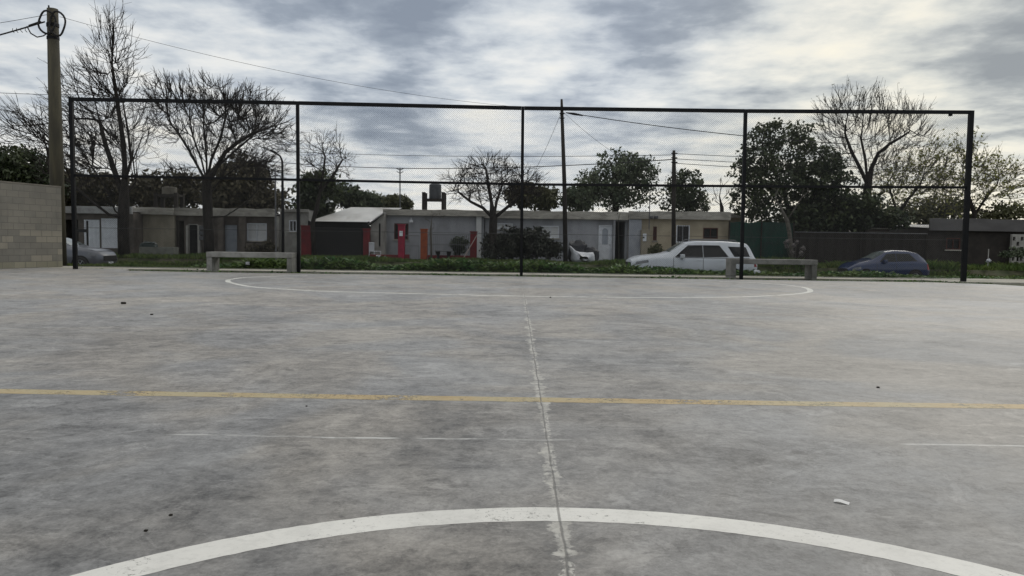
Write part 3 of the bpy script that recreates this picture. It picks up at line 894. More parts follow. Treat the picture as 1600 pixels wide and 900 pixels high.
slat_fence('shade_cloth_fence', 'dark green shade cloth screen between the beige house and the big evergreen', 1138, 1238, 39.6, 347, m_greencloth)
slat_fence('reed_fence', 'dark brown reed fence with a thin rail behind the blue car', 1239, 1446, 38.6, 363, m_reed, 364)
hH = house('long_house', 'long dark walled house with a plain grey sloping roof at the right edge', 1449, 1760, 39.5, 9, 343.5, M('dark_long_wall', (.045, .038, .033), (.03, .026, .023), 2, .9, .3),
           M('roof_grey', (.13, .125, .125), (.10, .095, .095), 2, .8, stretch=(.4, 1, 1)), [(1478, 1500, 372, 390, 'window', m_dark, 'dark window', m_redwood)], 362)
mb = MB(); cx0, cx1 = X_(1581, 39), X_(1606, 39)
zt = Z_(1590, 366, 39); hs = []
rows = 6
for r_ in range(rows):
    for c_ in range(4):
        if (r_ + c_) % 2 == 0: continue
        w_ = (cx1 - cx0) / 4; h_ = (zt - .3) / rows
        hs.append((cx0 + c_ * w_ + .03, cx0 + (c_ + 1) * w_ - .03, .2 + r_ * h_ + .03, .2 + (r_ + 1) * h_ - .03))
wall_holes(mb, cx0, cx1, -.05, zt, 39.0, 39.16, hs)
rel(hH, mb).obj('lattice_block_wall', m_wall_lg, hH)
mb = MB(); p0 = P(1352, 338, 40.5); p1 = P(1390, 352, 40.5)
lean = thing('lean_to', 'little lean-to with a pale tin roof above the blue car behind the reed fence', 'shed', ((p0.x + p1.x) / 2, 40.5, .1))
mb.box(p0.x, p1.x, 40.2, 42.5, 2.05, 2.12, .01); rel(lean, mb).obj('roof', m_parapet, lean)
mb = MB(); wall_holes(mb, p0.x + .05, p1.x - .05, 0, 2.048, 40.45, 40.55, [(p0.x + .25, p1.x - .25, -.1, 1.95)]); rel(lean, mb).obj('wall', m_wall_brown, lean)

# red garden wall
rY = 37.4
gw = thing('garden_wall', 'low red garden wall with tall crimson and orange pillars in front of the blue grey house', 'wall', (X_(660, rY), rY, .1))
for (a, b, c, mt, nm, lb) in ((622.5, 632.5, 352, m_crimson, 'pillar', 'crimson pillar with a white meter box'), (657.5, 667.5, 359, m_orange, 'pillar', 'orange brick pillar'), (735, 745, 363, m_red, 'pillar', 'dark red pillar at the right end')):
    mb = MB(); mb.box(X_(a, rY), X_(b, rY), rY - .16, rY + .16, 0, Z_(a, c, rY), .015)
    mb.box(X_(a, rY) - .03, X_(b, rY) + .03, rY - .19, rY + .19, Z_(a, c, rY), Z_(a, c, rY) + .05, .01)
    pl_ = rel(gw, mb).obj(nm, mt, gw); pl_['label'] = lb
    if mt is m_crimson:
        mb = MB(); mb.box(X_(624.8, rY), X_(630, rY), rY - .22, rY - .163, Z_(627, 369, rY), Z_(627, 361, rY), .01); rel(gw, mb).obj('meter_box', m_white, pl_)
for (a, b) in ((578, 622), (633, 640), (668.5, 734.5)):
    mb = MB(); mb.box(X_(a, rY), X_(b, rY), rY - .1, rY + .1, 0, Z_(a, 397.5 + (a > 650), rY), .012); rel(gw, mb).obj('low_wall', m_red, gw)
for (a, b, pt) in ((668.5, 734.5, 366), (633, 654.5, 368)):
    mb = MB(); zt_ = Z_(a, pt, rY); k_ = int((b - a) / 3)
    for i in range(k_ + 1): x = X_(a, rY) + (X_(b, rY) - X_(a, rY)) * i / k_; mb.cyl((x, rY, .2), (x, rY, zt_), .009, 5)
    mb.cyl((X_(a, rY), rY, zt_), (X_(b, rY), rY, zt_), .016, 6); mb.cyl((X_(a, rY), rY, zt_ - .5), (X_(b, rY), rY, zt_ - .5), .012, 6)
    rel(gw, mb).obj('railing', m_galv, gw)

# ------------------------------------------------------------------ rooftop tanks
def tank(label, px, pyt, pyb, wpx, Y, stand, col_, pybase):
    p = P(px, pyb, Y); zt_ = Z_(px, pyt, Y); r_ = wpx / 2 * Y / F
    t = thing('water_tank', label, 'water tank', (p.x, Y, Z_(px, pybase, Y)), 0, 'rooftop water tanks')
    mb = MB(); prof = [(r_ * .96, 0), (r_, .03), (r_, .3), (r_ * .97, .33), (r_, .36), (r_, .68), (r_ * .97, .71), (r_, .74), (r_ * .98, .93), (r_ * .6, .99), (r_ * .3, 1.0)]
    H = zt_ - p.z; vs = []; nn = 20
    for (rr, hh) in prof:
        for k in range(nn): vs.append((p.x + rr * math.cos(2 * PI * k / nn), Y + rr * math.sin(2 * PI * k / nn), p.z + hh * H))
    fs = [(j * nn + k, j * nn + (k + 1) % nn, (j + 1) * nn + (k + 1) % nn, (j + 1) * nn + k) for j in range(len(prof) - 1) for k in range(nn)]
    fs += [tuple(range(nn - 1, -1, -1)), tuple(range((len(prof) - 1) * nn, len(prof) * nn))]
    mb.add(vs, fs); rel(t, mb).obj('tank', col_, t, smooth=False)
    for (a, b, c) in stand:
        for dy in (-.4, .4):
            mb = MB(); mb.box(X_(a, Y) - .09, X_(a, Y) + .09, Y + dy - .09, Y + dy + .09, Z_(a, c, Y) , Z_(a, b, Y)); rel(t, mb).obj('leg', m_wood_pole, t)
    a0, a1 = stand[0][0], stand[-1][0]
    mb = MB(); mb.box(X_(a0, Y) - .06, X_(a1, Y) + .06, Y - .5, Y + .5, p.z - .12, p.z - .003); rel(t, mb).obj('platform', m_wood_pole, t)
    return t


m_tankgrey = M('tank_grey', (.075, .08, .09), (.05, .055, .06), 3, .6, dirt=((.12, .12, .12), .4))
tank('dark grey water tank raised on two posts above the blue grey house roof', 680, 287, 311, 19, 41.5, [(663, 301, 328), (693, 301, 328)], m_tankgrey, 328)
tank('pale old cement tank on a dark frame above the beige house between the big trees', 265, 292, 304, 22, 42, [(250, 302, 326), (281, 302, 326)], M('tank_cement', (.17, .16, .13), (.12, .11, .09), 3, .9), 326)

# ------------------------------------------------------------------ utility poles, lamp, wires
big = thing('utility_pole', 'stout round concrete pole with looped black cable behind the block wall', 'utility pole', (P(89, 293, 26.9).x, 26.9, 0))
pt = P(82, 14, 26.9)
mb = MB(); bp = Vector((P(90, 293, 26.9).x, 26.9, -.1))
mb.tube([bp, bp.lerp(pt, .5), pt], [.245, .215, .175], 24); rel(big, mb).obj('shaft', m_pole_conc, big, smooth=True)
for za_, zb_ in ((.5, .62), (.95, 1.05)):
    mb = MB(); mb.cyl((pt.x, 26.9, pt.z - za_), (pt.x, 26.9, pt.z - zb_), .20, 20); rel(big, mb).obj('clamp', m_black, big)
mb = MB(); mb.cyl((pt.x - .12, 26.9, pt.z - .1), (pt.x - .13, 26.9, pt.z + .12), .03, 6); rel(big, mb).obj('pin', m_black, big)
mb = MB()
for (cx_, cy_, rx_, rz_) in ((76, 36, 13, 17), (92, 38, 12, 18)):
    c_ = P(cx_, cy_, 26.75); pts = []
    for k in range(25):
        a = 2 * PI * k / 24; pts.append((c_.x + rx_ * 26.75 / F * math.cos(a), 26.66 + .04 * math.sin(a * 3), c_.z + rz_ * 26.75 / F * math.sin(a)))
    mb.tube(pts, .035, 6)
mb.tube([P(42, 41, 26.7), P(48, 52, 26.7), P(58, 58, 26.7), P(68, 56, 26.7), P(76, 50, 26.7)], .022, 6)
rel(big, mb).obj('cable_loop', m_rubber, big, smooth=True)


def wire(a, b, sag, r_, label, n_=24, cat='cable'):
    mb = MB(); a = Vector(a); b = Vector(b); pts = []
    for i in range(n_ + 1):
        s_ = i / n_; p = a.lerp(b, s_); p.z -= 4 * sag * s_ * (1 - s_); pts.append(p)
    o = mb
    l = a.copy(); o.v = []; o.tube(pts, r_, 4)
    o.v = [(p[0] - l.x, p[1] - l.y, p[2] - l.z) for p in o.v]
    ob = o.obj('overhead_cable', m_rubber, None, loc=l); ob['label'] = label; ob['category'] = cat; ob['group'] = 'overhead cables'
    return ob


wire(P(70, 34, 26.8), P(-420, 130, 26.8), .3, .028, 'thick black cable leaving the concrete pole loop towards the left edge')
mb = MB()
for k, a in enumerate((20, 26, 33, 40)):
    p = P(a, 44 - .3 * k, 26.8); mb.tube([p, p + Vector((-.02, 0, -.09)), p + Vector((.05, 0, -.16))], .012, 4)
p = P(56, 36.5, 26.8); mb.tube([P(45, 40, 26.8), P(64, 34.5, 26.8)], [.03, .05], 8)
rel(big, mb).obj('cable_clamp', m_rubber, big)
wire(P(78, 22, 26.9), P(-300, 62, 30), .2, .009, 'thin wire leaving the concrete pole top to the left')
wire(P(-200, 128, 60), P(160, 148, 60), .3, .02, 'distant wire behind the left bare branches')

p2 = thing('utility_pole', 'tall thin timber pole behind the middle of the fence before the long grey house', 'utility pole', (P(883, 400, 36).x, 36, .1))
mb = MB(); mb.tube([(P(884, 405, 36).x, 36, -.1), P(882, 290, 36), P(878, 175, 36), P(877.5, 155, 36)], [.115, .10, .075, .05], 10)
rel(p2, mb).obj('shaft', m_wood_pole, p2, smooth=True)
mb = MB()
for yy in (172, 178, 185):
    p = P(878, yy, 36); mi = MB(); mi.cyl((p.x - .12, 35.9, p.z), (p.x + .12, 35.9, p.z), .03, 6); rel(p2, mi).obj('insulator', m_black, p2)
mb.tube([P(884, 176, 35.9), P(897, 178, 35.9), P(911, 180.5, 35.8)], [.02, .06, .03], 6)
rel(p2, mb).obj('cable_clamp', m_black, p2)
p3 = thing('utility_pole', 'weathered timber pole with a thick pruned top behind the silver car', 'utility pole', (P(1053, 380, 37.5).x, 37.5, .1))
mb = MB(); mb.tube([(P(1053, 400, 37.5).x, 37.5, 0), P(1052.5, 330, 37.5), P(1053, 270, 37.5), P(1053, 235, 37.5)], [.12, .10, .11, .07], 10)
rel(p3, mb).obj('shaft', m_wood_pole, p3, smooth=True)
for yy in (240, 247, 254):
    p = P(1053, yy, 37.5); mb = MB(); mb.cyl((p.x - .15, 37.4, p.z), (p.x + .15, 37.4, p.z), .03, 6); rel(p3, mb).obj('insulator', m_black, p3)
lamp = thing('street_lamp', 'thin dark street lamp with a small angled head before the dark fronted house', 'street lamp', (P(441, 400, 33.9).x, 33.9, -.45))
mb = MB(); mb.tube([(P(442, 400, 33.9).x, 33.9, -.5), P(442, 330, 33.9), P(441, 252, 33.9), P(438, 244, 33.9), P(430, 239, 33.9)], [.075, .065, .05, .04, .035], 8)
rel(lamp, mb).obj('post', m_black, lamp, smooth=True)
mb = MB(); p = P(428, 237.5, 33.9); mb.box(-.17, .14, -.11, .11, -.05, .05, .03, Matrix.Translation(p) @ Matrix.Rotation(R(25), 4, 'Y'))
rel(lamp, mb).obj('lamp_head', m_black, lamp)
sp = thing('service_post', 'slim bare steel post beside the street lamp', 'post', (P(431.5, 400, 34.3).x, 34.3, -.35))
mb = MB(); mb.cyl((P(431.5, 400, 34.3).x, 34.3, -.5), P(430, 262, 34.3), .035, 8); rel(sp, mb).obj('shaft', m_galv, sp)

wire(P(93, 26, 26.9), P(878, 172, 36), .55, .0065, 'thin wire sweeping from the concrete pole down to the middle timber pole')
wire(P(886, 176, 36), P(1340, 226, 36), .18, .018, 'cable from the middle timber pole into the big evergreen')
wire(P(876, 178, 36), P(826, 285, 40), .15, .009, 'thin drop wire going down left from the middle timber pole', 10)
wire(P(881, 176, 36), P(990, 256, 44), .2, .009, 'thin drop wire going down right from the middle timber pole', 10)
wire(P(400, 234, 60), P(1053, 242, 37.5), .25, .014, 'upper far wire reaching the pole behind the silver car')
wire(P(400, 250, 60), P(1053, 249, 37.5), .55, .022, 'lower darker far wire reaching the pole behind the silver car')
wire(P(1053, 240, 37.5), P(1900, 246, 60), .45, .013, 'upper wire from the pole behind the silver car to the right edge')
wire(P(1053, 248, 37.5), P(1900, 275, 60), .30, .014, 'middle wire from the pole behind the silver car to the right edge')
wire(P(1053, 255, 37.5), P(1900, 284, 60), .35, .014, 'lowest wire from the pole behind the silver car to the right edge')
an = thing('antenna_mast', 'thin far antenna mast with two cross arms above the bushes', 'antenna', (P(625.5, 330, 62).x, 62, .14))
mb = MB(); mb.cyl((P(625.5, 330, 62).x, 62, 0), P(625, 262, 62), .05, 6); rel(an, mb).obj('mast', m_galv, an)
for yy, w_ in ((266, .32), (271, .27)):
    mb = MB(); p = P(625, yy, 62); mb.tube([(p.x - w_, 62, p.z + .16), (p.x, 62, p.z), (p.x + w_, 62, p.z + .16)], .035, 5); rel(an, mb).obj('arm', m_galv, an)


# ------------------------------------------------------------------ trees
def colonise(trunk, attr, step, infl, kill, rng, trop=(0, 0, 0), maxit=220, maxn=9000):
    nodes = [np.array(p, float) for p in trunk[0]]; par = [-1] + list(range(len(trunk[0]) - 1))
    for br in trunk[1:]:
        st = br[0]; prev = st; 
        for p in br[1:]: nodes.append(np.array(p, float)); par.append(prev); prev = len(nodes) - 1
    N = np.array(nodes); A = attr.copy(); trop = np.array(trop)
    dmin = np.full(len(A), 1e9); near = np.zeros(len(A), int)
    for i, p in enumerate(N):
        d = np.linalg.norm(A - p, axis=1); m_ = d < dmin; dmin[m_] = d[m_]; near[m_] = i
    nodes = list(N); dirs = {}
    for it in range(maxit):
        keep = dmin > kill
        A = A[keep]; dmin = dmin[keep]; near = near[keep]
        if len(A) == 0: break
        act = dmin < infl
        if not act.any(): 
            act = dmin < dmin.min() + 1e-3
        new = []
        for i in np.unique(near[act]):
            v_ = A[act & (near == i)] - nodes[i]; v_ /= np.linalg.norm(v_, axis=1)[:, None]
            d = v_.sum(0); l = np.linalg.norm(d)
            if l < 1e-6: continue
            d = d / l + trop + rng.normal(0, .10, 3)
            if par[i] >= 0:
                pd = nodes[i] - nodes[par[i]]; pl = np.linalg.norm(pd)
                if pl > 0: d = d + .45 * pd / pl
            d /= np.linalg.norm(d)
            p = nodes[i] + d * step
            key = (int(i), tuple(np.round(d, 1)))
            if key in dirs: continue
            dirs[key] = 1
            new.append((i, p))
        if not new or len(nodes) > maxn: break
        for (i, p) in new:
            nodes.append(p); par.append(int(i)); k = len(nodes) - 1
            d = np.linalg.norm(A - p, axis=1); m_ = d < dmin; dmin[m_] = d[m_]; near[m_] = k
    return np.array(nodes), par


def radii(nodes, par, rtip, rbase, expo=2.3, pw=1.5):
    n_ = len(nodes); r_ = np.zeros(n_); ch = [[] for _ in range(n_)]
    for i, p in enumerate(par):
        if p >= 0: ch[p].append(i)
    acc = np.zeros(n_)
    for i in range(n_ - 1, -1, -1):
        acc[i] = max(acc[i], rtip ** expo) if not ch[i] else acc[i]
        if par[i] >= 0: acc[par[i]] += acc[i]
    r_ = acc ** (1 / expo)
    k = rbase / r_[0]
    # blend so the base has the right girth while tips keep rtip
    r_ = rtip + (rbase - rtip) * (np.maximum(r_ - rtip, 0) / max(1e-6, (r_[0] - rtip))) ** pw
    return r_, ch


def ell(rng, e, n_):
    """e: px,py,Y,rx px,ry px,depth m -> points inside ellipsoid, denser to the shell"""
    px, py, Y, rx, ry, dp = e[:6]
    c = P(px, py, Y); v_ = rng.normal(0, 1, (n_, 3)); v_ /= np.linalg.norm(v_, axis=1)[:, None]
    v_ *= (rng.uniform(0, 1, n_) ** .42)[:, None]
    return np.array(c) + v_ * np.array([rx * Y / F, dp, ry * Y / F])


def bare_tree(label, trunk, ells, natt, Y, rbase, seed, step=.35, infl=2.5, kill=.55, trop=(0, 0, .12), twn=2, twl=(.35, .95), tdir=(0, 0, .5), rtip=.011,
              tw=m_twig, bark=m_bark, thick=.045, leaves=None, name='bare_tree', cat='tree', group='leafless trees', twr=.008, spread=.5, longt=None):
    rng = np.random.default_rng(seed); rnd = random.Random(seed)
    tot = sum(e[3] * e[4] * e[5] for e in ells)
    A = np.concatenate([ell(rng, e, max(6, int(natt * e[3] * e[4] * e[5] / tot))) for e in ells])
    nodes, par = colonise(trunk, A, step, infl, kill, rng, trop)
    r_, ch = radii(nodes, par, rtip, rbase)
    base = nodes[0]
    t = thing(name, label, cat, tuple(base), 0, group)
    thickm = MB(); thin = MB(); vis = set()
    # chains following the thickest child
    stack = [0]; roots = [(0, -1)]
    while roots:
        s_, pr_ = roots.pop()
        chain = ([pr_] if pr_ >= 0 else []) + [s_]
        cur = s_
        while ch[cur]:
            c = sorted(ch[cur], key=lambda k: -r_[k])
            for o_ in c[1:]: roots.append((o_, cur))
            cur = c[0]; chain.append(cur)
        # split chain into thick and thin portions
        pts = [Vector(nodes[k]) for k in chain]; rr = [float(r_[k]) for k in chain]
        if pr_ >= 0: rr[0] = rr[1] * 1.05
        k = 0
        while k < len(rr) and rr[k] > thick: k += 1
        if k >= 2: thickm.tube(pts[:k + 1] if k < len(pts) else pts, rr[:k + 1] if k < len(pts) else rr, 9 if rr[0] > .12 else 6)
        if k < len(pts) - 0:
            s0 = max(0, k - (1 if k >= 2 else 0)) if k >= 2 else 0
            if k >= 2: s0 = k
            if len(pts) - s0 >= 2: thin.tube(pts[s0:], rr[s0:], 4, False)
    cen = A.mean(0); lf = MB()
    td = np.array(tdir)
    for i in range(len(nodes)):
        if r_[i] < .04 and par[i] >= 0:
            kk = twn if ch[i] else twn + 1
            for _ in range(kk):
                if rng.random() > .8: continue
                d0 = nodes[i] - nodes[par[i]]; d0 /= (np.linalg.norm(d0) + 1e-9)
                out = nodes[i] - cen; out /= (np.linalg.norm(out) + 1e-9)
                d = d0 * .9 + out * .35 + td + rng.normal(0, spread, 3); d /= np.linalg.norm(d)
                L = rng.uniform(*twl); p0 = nodes[i]; d2 = d + td * .4 + rng.normal(0, .14, 3); d2 /= np.linalg.norm(d2)
                p1 = p0 + d * L * .5; p2_ = p1 + d2 * L * .5
                thin.tube([p0, p1, p2_], [twr * 1.25, twr, twr * .6], 3, False)
                for q_ in range(2):
                    dd_ = d + rng.normal(0, .55, 3) + td * .3; dd_ /= np.linalg.norm(dd_)
                    b_ = p0 + (p1 - p0) * rng.uniform(.5, 1) if q_ == 0 else p1
                    thin.tube([b_, b_ + dd_ * L * .35], [twr * .85, twr * .5], 3, False)
                if leaves:
                    for q_ in range(leaves[1]):
                        c_ = p0 + (p2_ - p0) * rng.uniform(.2, 1.1) + rng.normal(0, .05, 3); a_ = rng.normal(0, 1, 3); a_ /= np.linalg.norm(a_); b_ = np.cross(a_, rng.normal(0, 1, 3)); b_ /= np.linalg.norm(b_)
                        s1 = leaves[2] * rng.uniform(.6, 1.3)
                        lf.add([c_ - a_ * s1, c_ + b_ * s1 * .5, c_ + a_ * s1, c_ - b_ * s1 * .5], [(0, 1, 2, 3)])
    if longt:
        cand = [i for i in range(len(nodes)) if .018 < r_[i] < .09 and par[i] >= 0 and nodes[i][2] > base[2] + 3.0]
        for _ in range(longt[0]):
            i = cand[rng.integers(0, len(cand))]
            d0 = nodes[i] - nodes[par[i]]; d0 /= np.linalg.norm(d0) + 1e-9
            d = d0 * .8 + td * 1.0 + rng.normal(0, .22, 3); d /= np.linalg.norm(d); L = rng.uniform(longt[1], longt[2])
            p0 = nodes[i]; p1 = p0 + d * L * .35; e1 = d + td * .12 + rng.normal(0, .05, 3); p2_ = p1 + e1 / np.linalg.norm(e1) * L * .35; p3 = p2_ + (e1 / np.linalg.norm(e1) + rng.normal(0, .08, 3)) * L * .3
            thin.tube([p0, p1, p2_, p3], [.020, .016, .011, .006], 4, False)
            for q_ in range(4):
                b_ = p1 + (p3 - p1) * rng.uniform(0, .9); e2 = d + rng.normal(0, .38, 3); e2 /= np.linalg.norm(e2); thin.tube([b_, b_ + e2 * L * rng.uniform(.15, .35)], [.009, .005], 3, False)
    rel(t, thickm).obj('trunk', bark, t, smooth=True)
    rel(t, thin).obj('crown', tw, t)
    if leaves and lf.v: rel(t, lf).obj('leaves', leaves[0], t)
    return t


def leafy_tree(label, trunk, ells, ncl, lpc, lsz, Y, rbase, seed, leafm, bark=m_bark, name='evergreen_tree', cat='tree', group='leafy trees', clr=.45, gap=0.0, thick=.0, step=.5):
    rng = np.random.default_rng(seed)
    tot = sum(e[3] * e[4] * e[5] for e in ells)
    C = np.concatenate([ell(rng, e, max(4, int(ncl * e[3] * e[4] * e[5] / tot))) for e in ells])
    C = C[C[:, 2] > trunk[0][0][2] + .25]
    nodes, par = colonise(trunk, C[::2], step, 4, step * 1.2, rng, (0, 0, .05), maxn=1500)
    r_, ch = radii(nodes, par, .02, rbase)
    t = thing(name, label, cat, tuple(nodes[0]), 0, group)
    mb = MB(); roots = [(0, -1)]
    while roots:
        s_, pr_ = roots.pop(); chain = ([pr_] if pr_ >= 0 else []) + [s_]; cur = s_
        while ch[cur]:
            c = sorted(ch[cur], key=lambda k: -r_[k])
            for o_ in c[1:]: roots.append((o_, cur))
            cur = c[0]; chain.append(cur)
        pts = [Vector(nodes[k]) for k in chain]; rr = [float(r_[k]) for k in chain]
        if pr_ >= 0: rr[0] = rr[1]
        if len(pts) > 1: mb.tube(pts, rr, 6 if rr[0] > .08 else 4, False)
    rel(t, mb).obj('trunk', bark, t, smooth=True)
    n_ = len(C) * lpc
    cid = np.repeat(np.arange(len(C)), lpc)
    cr = rng.uniform(.6, 1.3, len(C)) * clr
    off = rng.normal(0, 1, (n_, 3)); off /= np.linalg.norm(off, axis=1)[:, None]; off *= (rng.uniform(0, 1, n_) ** .4)[:, None] * cr[cid][:, None]; off[:, 2] *= .75
    c_ = C[cid] + off
    a_ = rng.normal(0, 1, (n_, 3)); a_[:, 2] -= .3; a_ /= np.linalg.norm(a_, axis=1)[:, None]
    b_ = np.cross(a_, rng.normal(0, 1, (n_, 3))); b_ /= np.linalg.norm(b_, axis=1)[:, None]
    s_ = (lsz * rng.uniform(.55, 1.35, n_))[:, None]
    V = np.stack([c_ - a_ * s_, c_ + b_ * s_ * .5, c_ + a_ * s_, c_ - b_ * s_ * .5], 1).reshape(-1, 3) - np.array(t.location)
    me = bpy.data.meshes.new('crown'); me.from_pydata(V.tolist(), [], np.arange(n_ * 4).reshape(-1, 4).tolist()); me.update(); me.materials.append(leafm)
    o = bpy.data.objects.new('crown', me); col.objects.link(o); o.parent = t
    return t


def TP(Y, *pp): return [tuple(P(a, b, Y + (c[0] if c else 0))) for a, b, *c in pp]


# T1 tall bare tree, left
Y = 35.3
tr = TP(Y, (194, 398), (193, 370), (193, 340), (194, 310), (195, 285), (195, 258))
t1 = [tr, [2] + TP(Y, (180, 330), (168, 300, -.4), (150, 270, -.6)), [3] + TP(Y, (212, 285, .5), (208, 250, .8), (222, 215, 1)), [5] + TP(Y, (193, 225), (188, 190), (182, 150), (176, 110)), [3] + TP(Y, (180, 270, .4), (166, 230, .6), (156, 190, .8), (146, 150, .9)), [4] + TP(Y, (205, 250, -.4), (200, 205, -.6), (192, 160, -.7)),
      [2] + TP(Y, (170, 335, -.8), (140, 312, -1.2), (110, 285, -1.5), (80, 270, -1.8))]
bare_tree('tallest bare tree with long upswept twigs behind the left end of the fence', t1,
          [(150, 170, Y, 52, 62, 2.4), (180, 95, Y, 30, 72, 1.7), (165, 235, Y, 60, 45, 2.6), (222, 195, Y, 22, 34, 1.8), (95, 215, Y, 60, 38, 2.4), (30, 205, Y, 42, 34, 1.8), (110, 270, Y, 40, 28, 2)],
          1500, Y, .26, 11, step=.27, kill=.36, infl=2.0, trop=(-.06, 0, .18), twn=1, twl=(.45, 1.2), tdir=(-.16, 0, .6), spread=.28, twr=.0095, longt=(210, 1.0, 2.2))
# T2 umbrella bare tree
Y = 36
tr = TP(Y, (327, 398), (327, 370), (325, 340), (324, 310), (323, 285))
t2 = [tr, [4] + TP(Y, (310, 262, -.3), (296, 236, -.5), (280, 210, -.7), (268, 195, -.8)), [4] + TP(Y, (323, 255, .5), (321, 225, .8), (318, 195, 1)), [4] + TP(Y, (330, 250, .3), (345, 215, .3), (352, 185, .2)), [4] + TP(Y, (315, 250, .9), (302, 215, 1.2), (296, 185, 1.4)), [4] + TP(Y, (342, 258, .9), (368, 235, 1.3), (392, 215, 1.6)), [4] + TP(Y, (338, 262, -.2), (352, 238, -.4), (372, 222, -.6), (395, 208, -.8), (420, 200, -1)),
      [3] + TP(Y, (300, 290, .6), (278, 265, .9)), [2] + TP(Y, (352, 338, -.6), (380, 320, -1), (400, 300, -1.3)), [3] + TP(Y, (345, 280, .6), (370, 262, 1))]
bare_tree('wide umbrella shaped bare tree before the dark fronted house', t2,
          [(272, 165, Y, 42, 42, 2.2), (330, 165, Y, 45, 40, 2.6), (395, 185, Y, 48, 42, 2.4), (430, 215, Y, 34, 28, 1.8), (262, 205, Y, 26, 18, 1.8), (360, 225, Y, 50, 30, 2.4), (400, 262, Y, 42, 22, 1.8), (280, 272, Y, 30, 14, 1.6)],
          1800, Y, .235, 21, step=.27, kill=.34, infl=2.0, twn=2, twl=(.35, .85), tdir=(0, 0, .45), spread=.36, twr=.0095, longt=(260, .8, 1.5))
# T3 slight bare tree right of the second post
Y = 39.4
Y3 = 37.8
t3 = [TP(Y3, (492, 400), (490, 380), (488, 350), (495, 325), (500, 300)), [3] + TP(Y3, (505, 270), (508, 245)), [4] + TP(Y3, (520, 275), (535, 250))]
bare_tree('slender bare tree with small buds right of the second fence post', t3, [(510, 245, Y3, 36, 34, 1.8), (535, 262, Y3, 20, 22, 1.2), (490, 262, Y3, 20, 30, 1.4)], 600, Y3, .11, 31,
          step=.27, kill=.36, twn=1, twl=(.3, .7), leaves=(m_leafolive, 1, .05), twr=.008)
# T4 spreading bare tree centre
Y4 = 36.6
t4 = [TP(Y4, (770, 405), (770, 385), (770, 362), (771, 342)), [3] + TP(Y4, (768, 318), (764, 295), (760, 270)), [3] + TP(Y4, (785, 330), (800, 318), (815, 305, -.3)), [3] + TP(Y4, (755, 325), (735, 315), (716, 300)), [3] + TP(Y4, (776, 315, .5), (786, 285, .9))]
bare_tree('low spreading bare tree beside the dark hedge', t4, [(765, 285, Y4, 62, 34, 2.2), (725, 292, Y4, 32, 24, 1.5), (815, 290, Y4, 38, 26, 1.6), (765, 262, Y4, 40, 16, 1.4)], 1500, Y4, .20, 41,
          step=.24, kill=.30, twn=2, twl=(.3, .8), tdir=(0, 0, .35), leaves=None, tw=m_twig, twr=.0085)
# T7 distant pale bare tree
Y7 = 58
bare_tree('distant pale bare tree low on the horizon beside the pole', [TP(Y7, (1128, 345), (1128, 325))], [(1128, 305, Y7, 26, 22, 1.6), (1120, 318, Y7, 24, 14, 1.4)], 160, Y7, .15, 51, step=.45, kill=.8, twn=1, twl=(.5, 1.1), tw=m_twig2, twr=.016)
# T9 tall vase bare tree right
Y9 = 43
t9 = [TP(Y9, (1352, 400), (1353, 350), (1354, 310), (1356, 290)), [3] + TP(Y9, (1345, 265), (1332, 240), (1322, 215)), [3] + TP(Y9, (1362, 262), (1372, 240), (1390, 225, -.5), (1412, 212, -.8)), [3] + TP(Y9, (1352, 250, .8), (1345, 215, 1))]
bare_tree('tall vase shaped bare tree with erect twigs rising above the fence at the right', t9,
          [(1318, 195, Y9, 36, 45, 2), (1345, 180, Y9, 32, 35, 1.8), (1395, 200, Y9, 38, 34, 2.2), (1425, 215, Y9, 26, 28, 1.6), (1300, 250, Y9, 30, 30, 1.5), (1370, 250, Y9, 30, 26, 2)], 1250, Y9, .22, 61,
          step=.30, kill=.42, twn=2, twl=(.5, 1.3), tdir=(0, 0, .9), spread=.3, tw=m_twig, leaves=(m_leafolive, 1, .05), twr=.0095)
# T10 spring leafed trees right
for (px_, e_, sd, lb, Yt) in ((1425, [(1425, 285, 45, 48, 42, 2.2), (1400, 300, 45, 34, 34, 1.8), (1450, 265, 45, 30, 36, 1.5)], 71, 'bushy budding tree behind the right part of the fence', 45),
                          (1545, [(1525, 285, 44, 46, 42, 2.2), (1560, 290, 44, 38, 32, 1.8), (1505, 255, 44, 26, 34, 1.4), (1480, 310, 44, 30, 28, 1.5)], 72, 'budding tree with slanting pale green shoots at the right edge', 44)):
    tk = [TP(Yt, (px_ - 40, 405), (px_ - 30, 360), (px_ - 22, 335)), [2] + TP(Yt, (px_ - 5, 310), (px_ + 12, 290)), [2] + TP(Yt, (px_ - 32, 305), (px_ - 38, 285))]
    bare_tree(lb, tk, e_, 800, Yt, .13, sd, step=.32, kill=.42, twn=2, twl=(.5, 1.3), tdir=(.42, 0, .6), spread=.35, tw=m_twig2, leaves=(m_leafspring, 4, .085), name='budding_tree', group='budding trees', twr=.009)

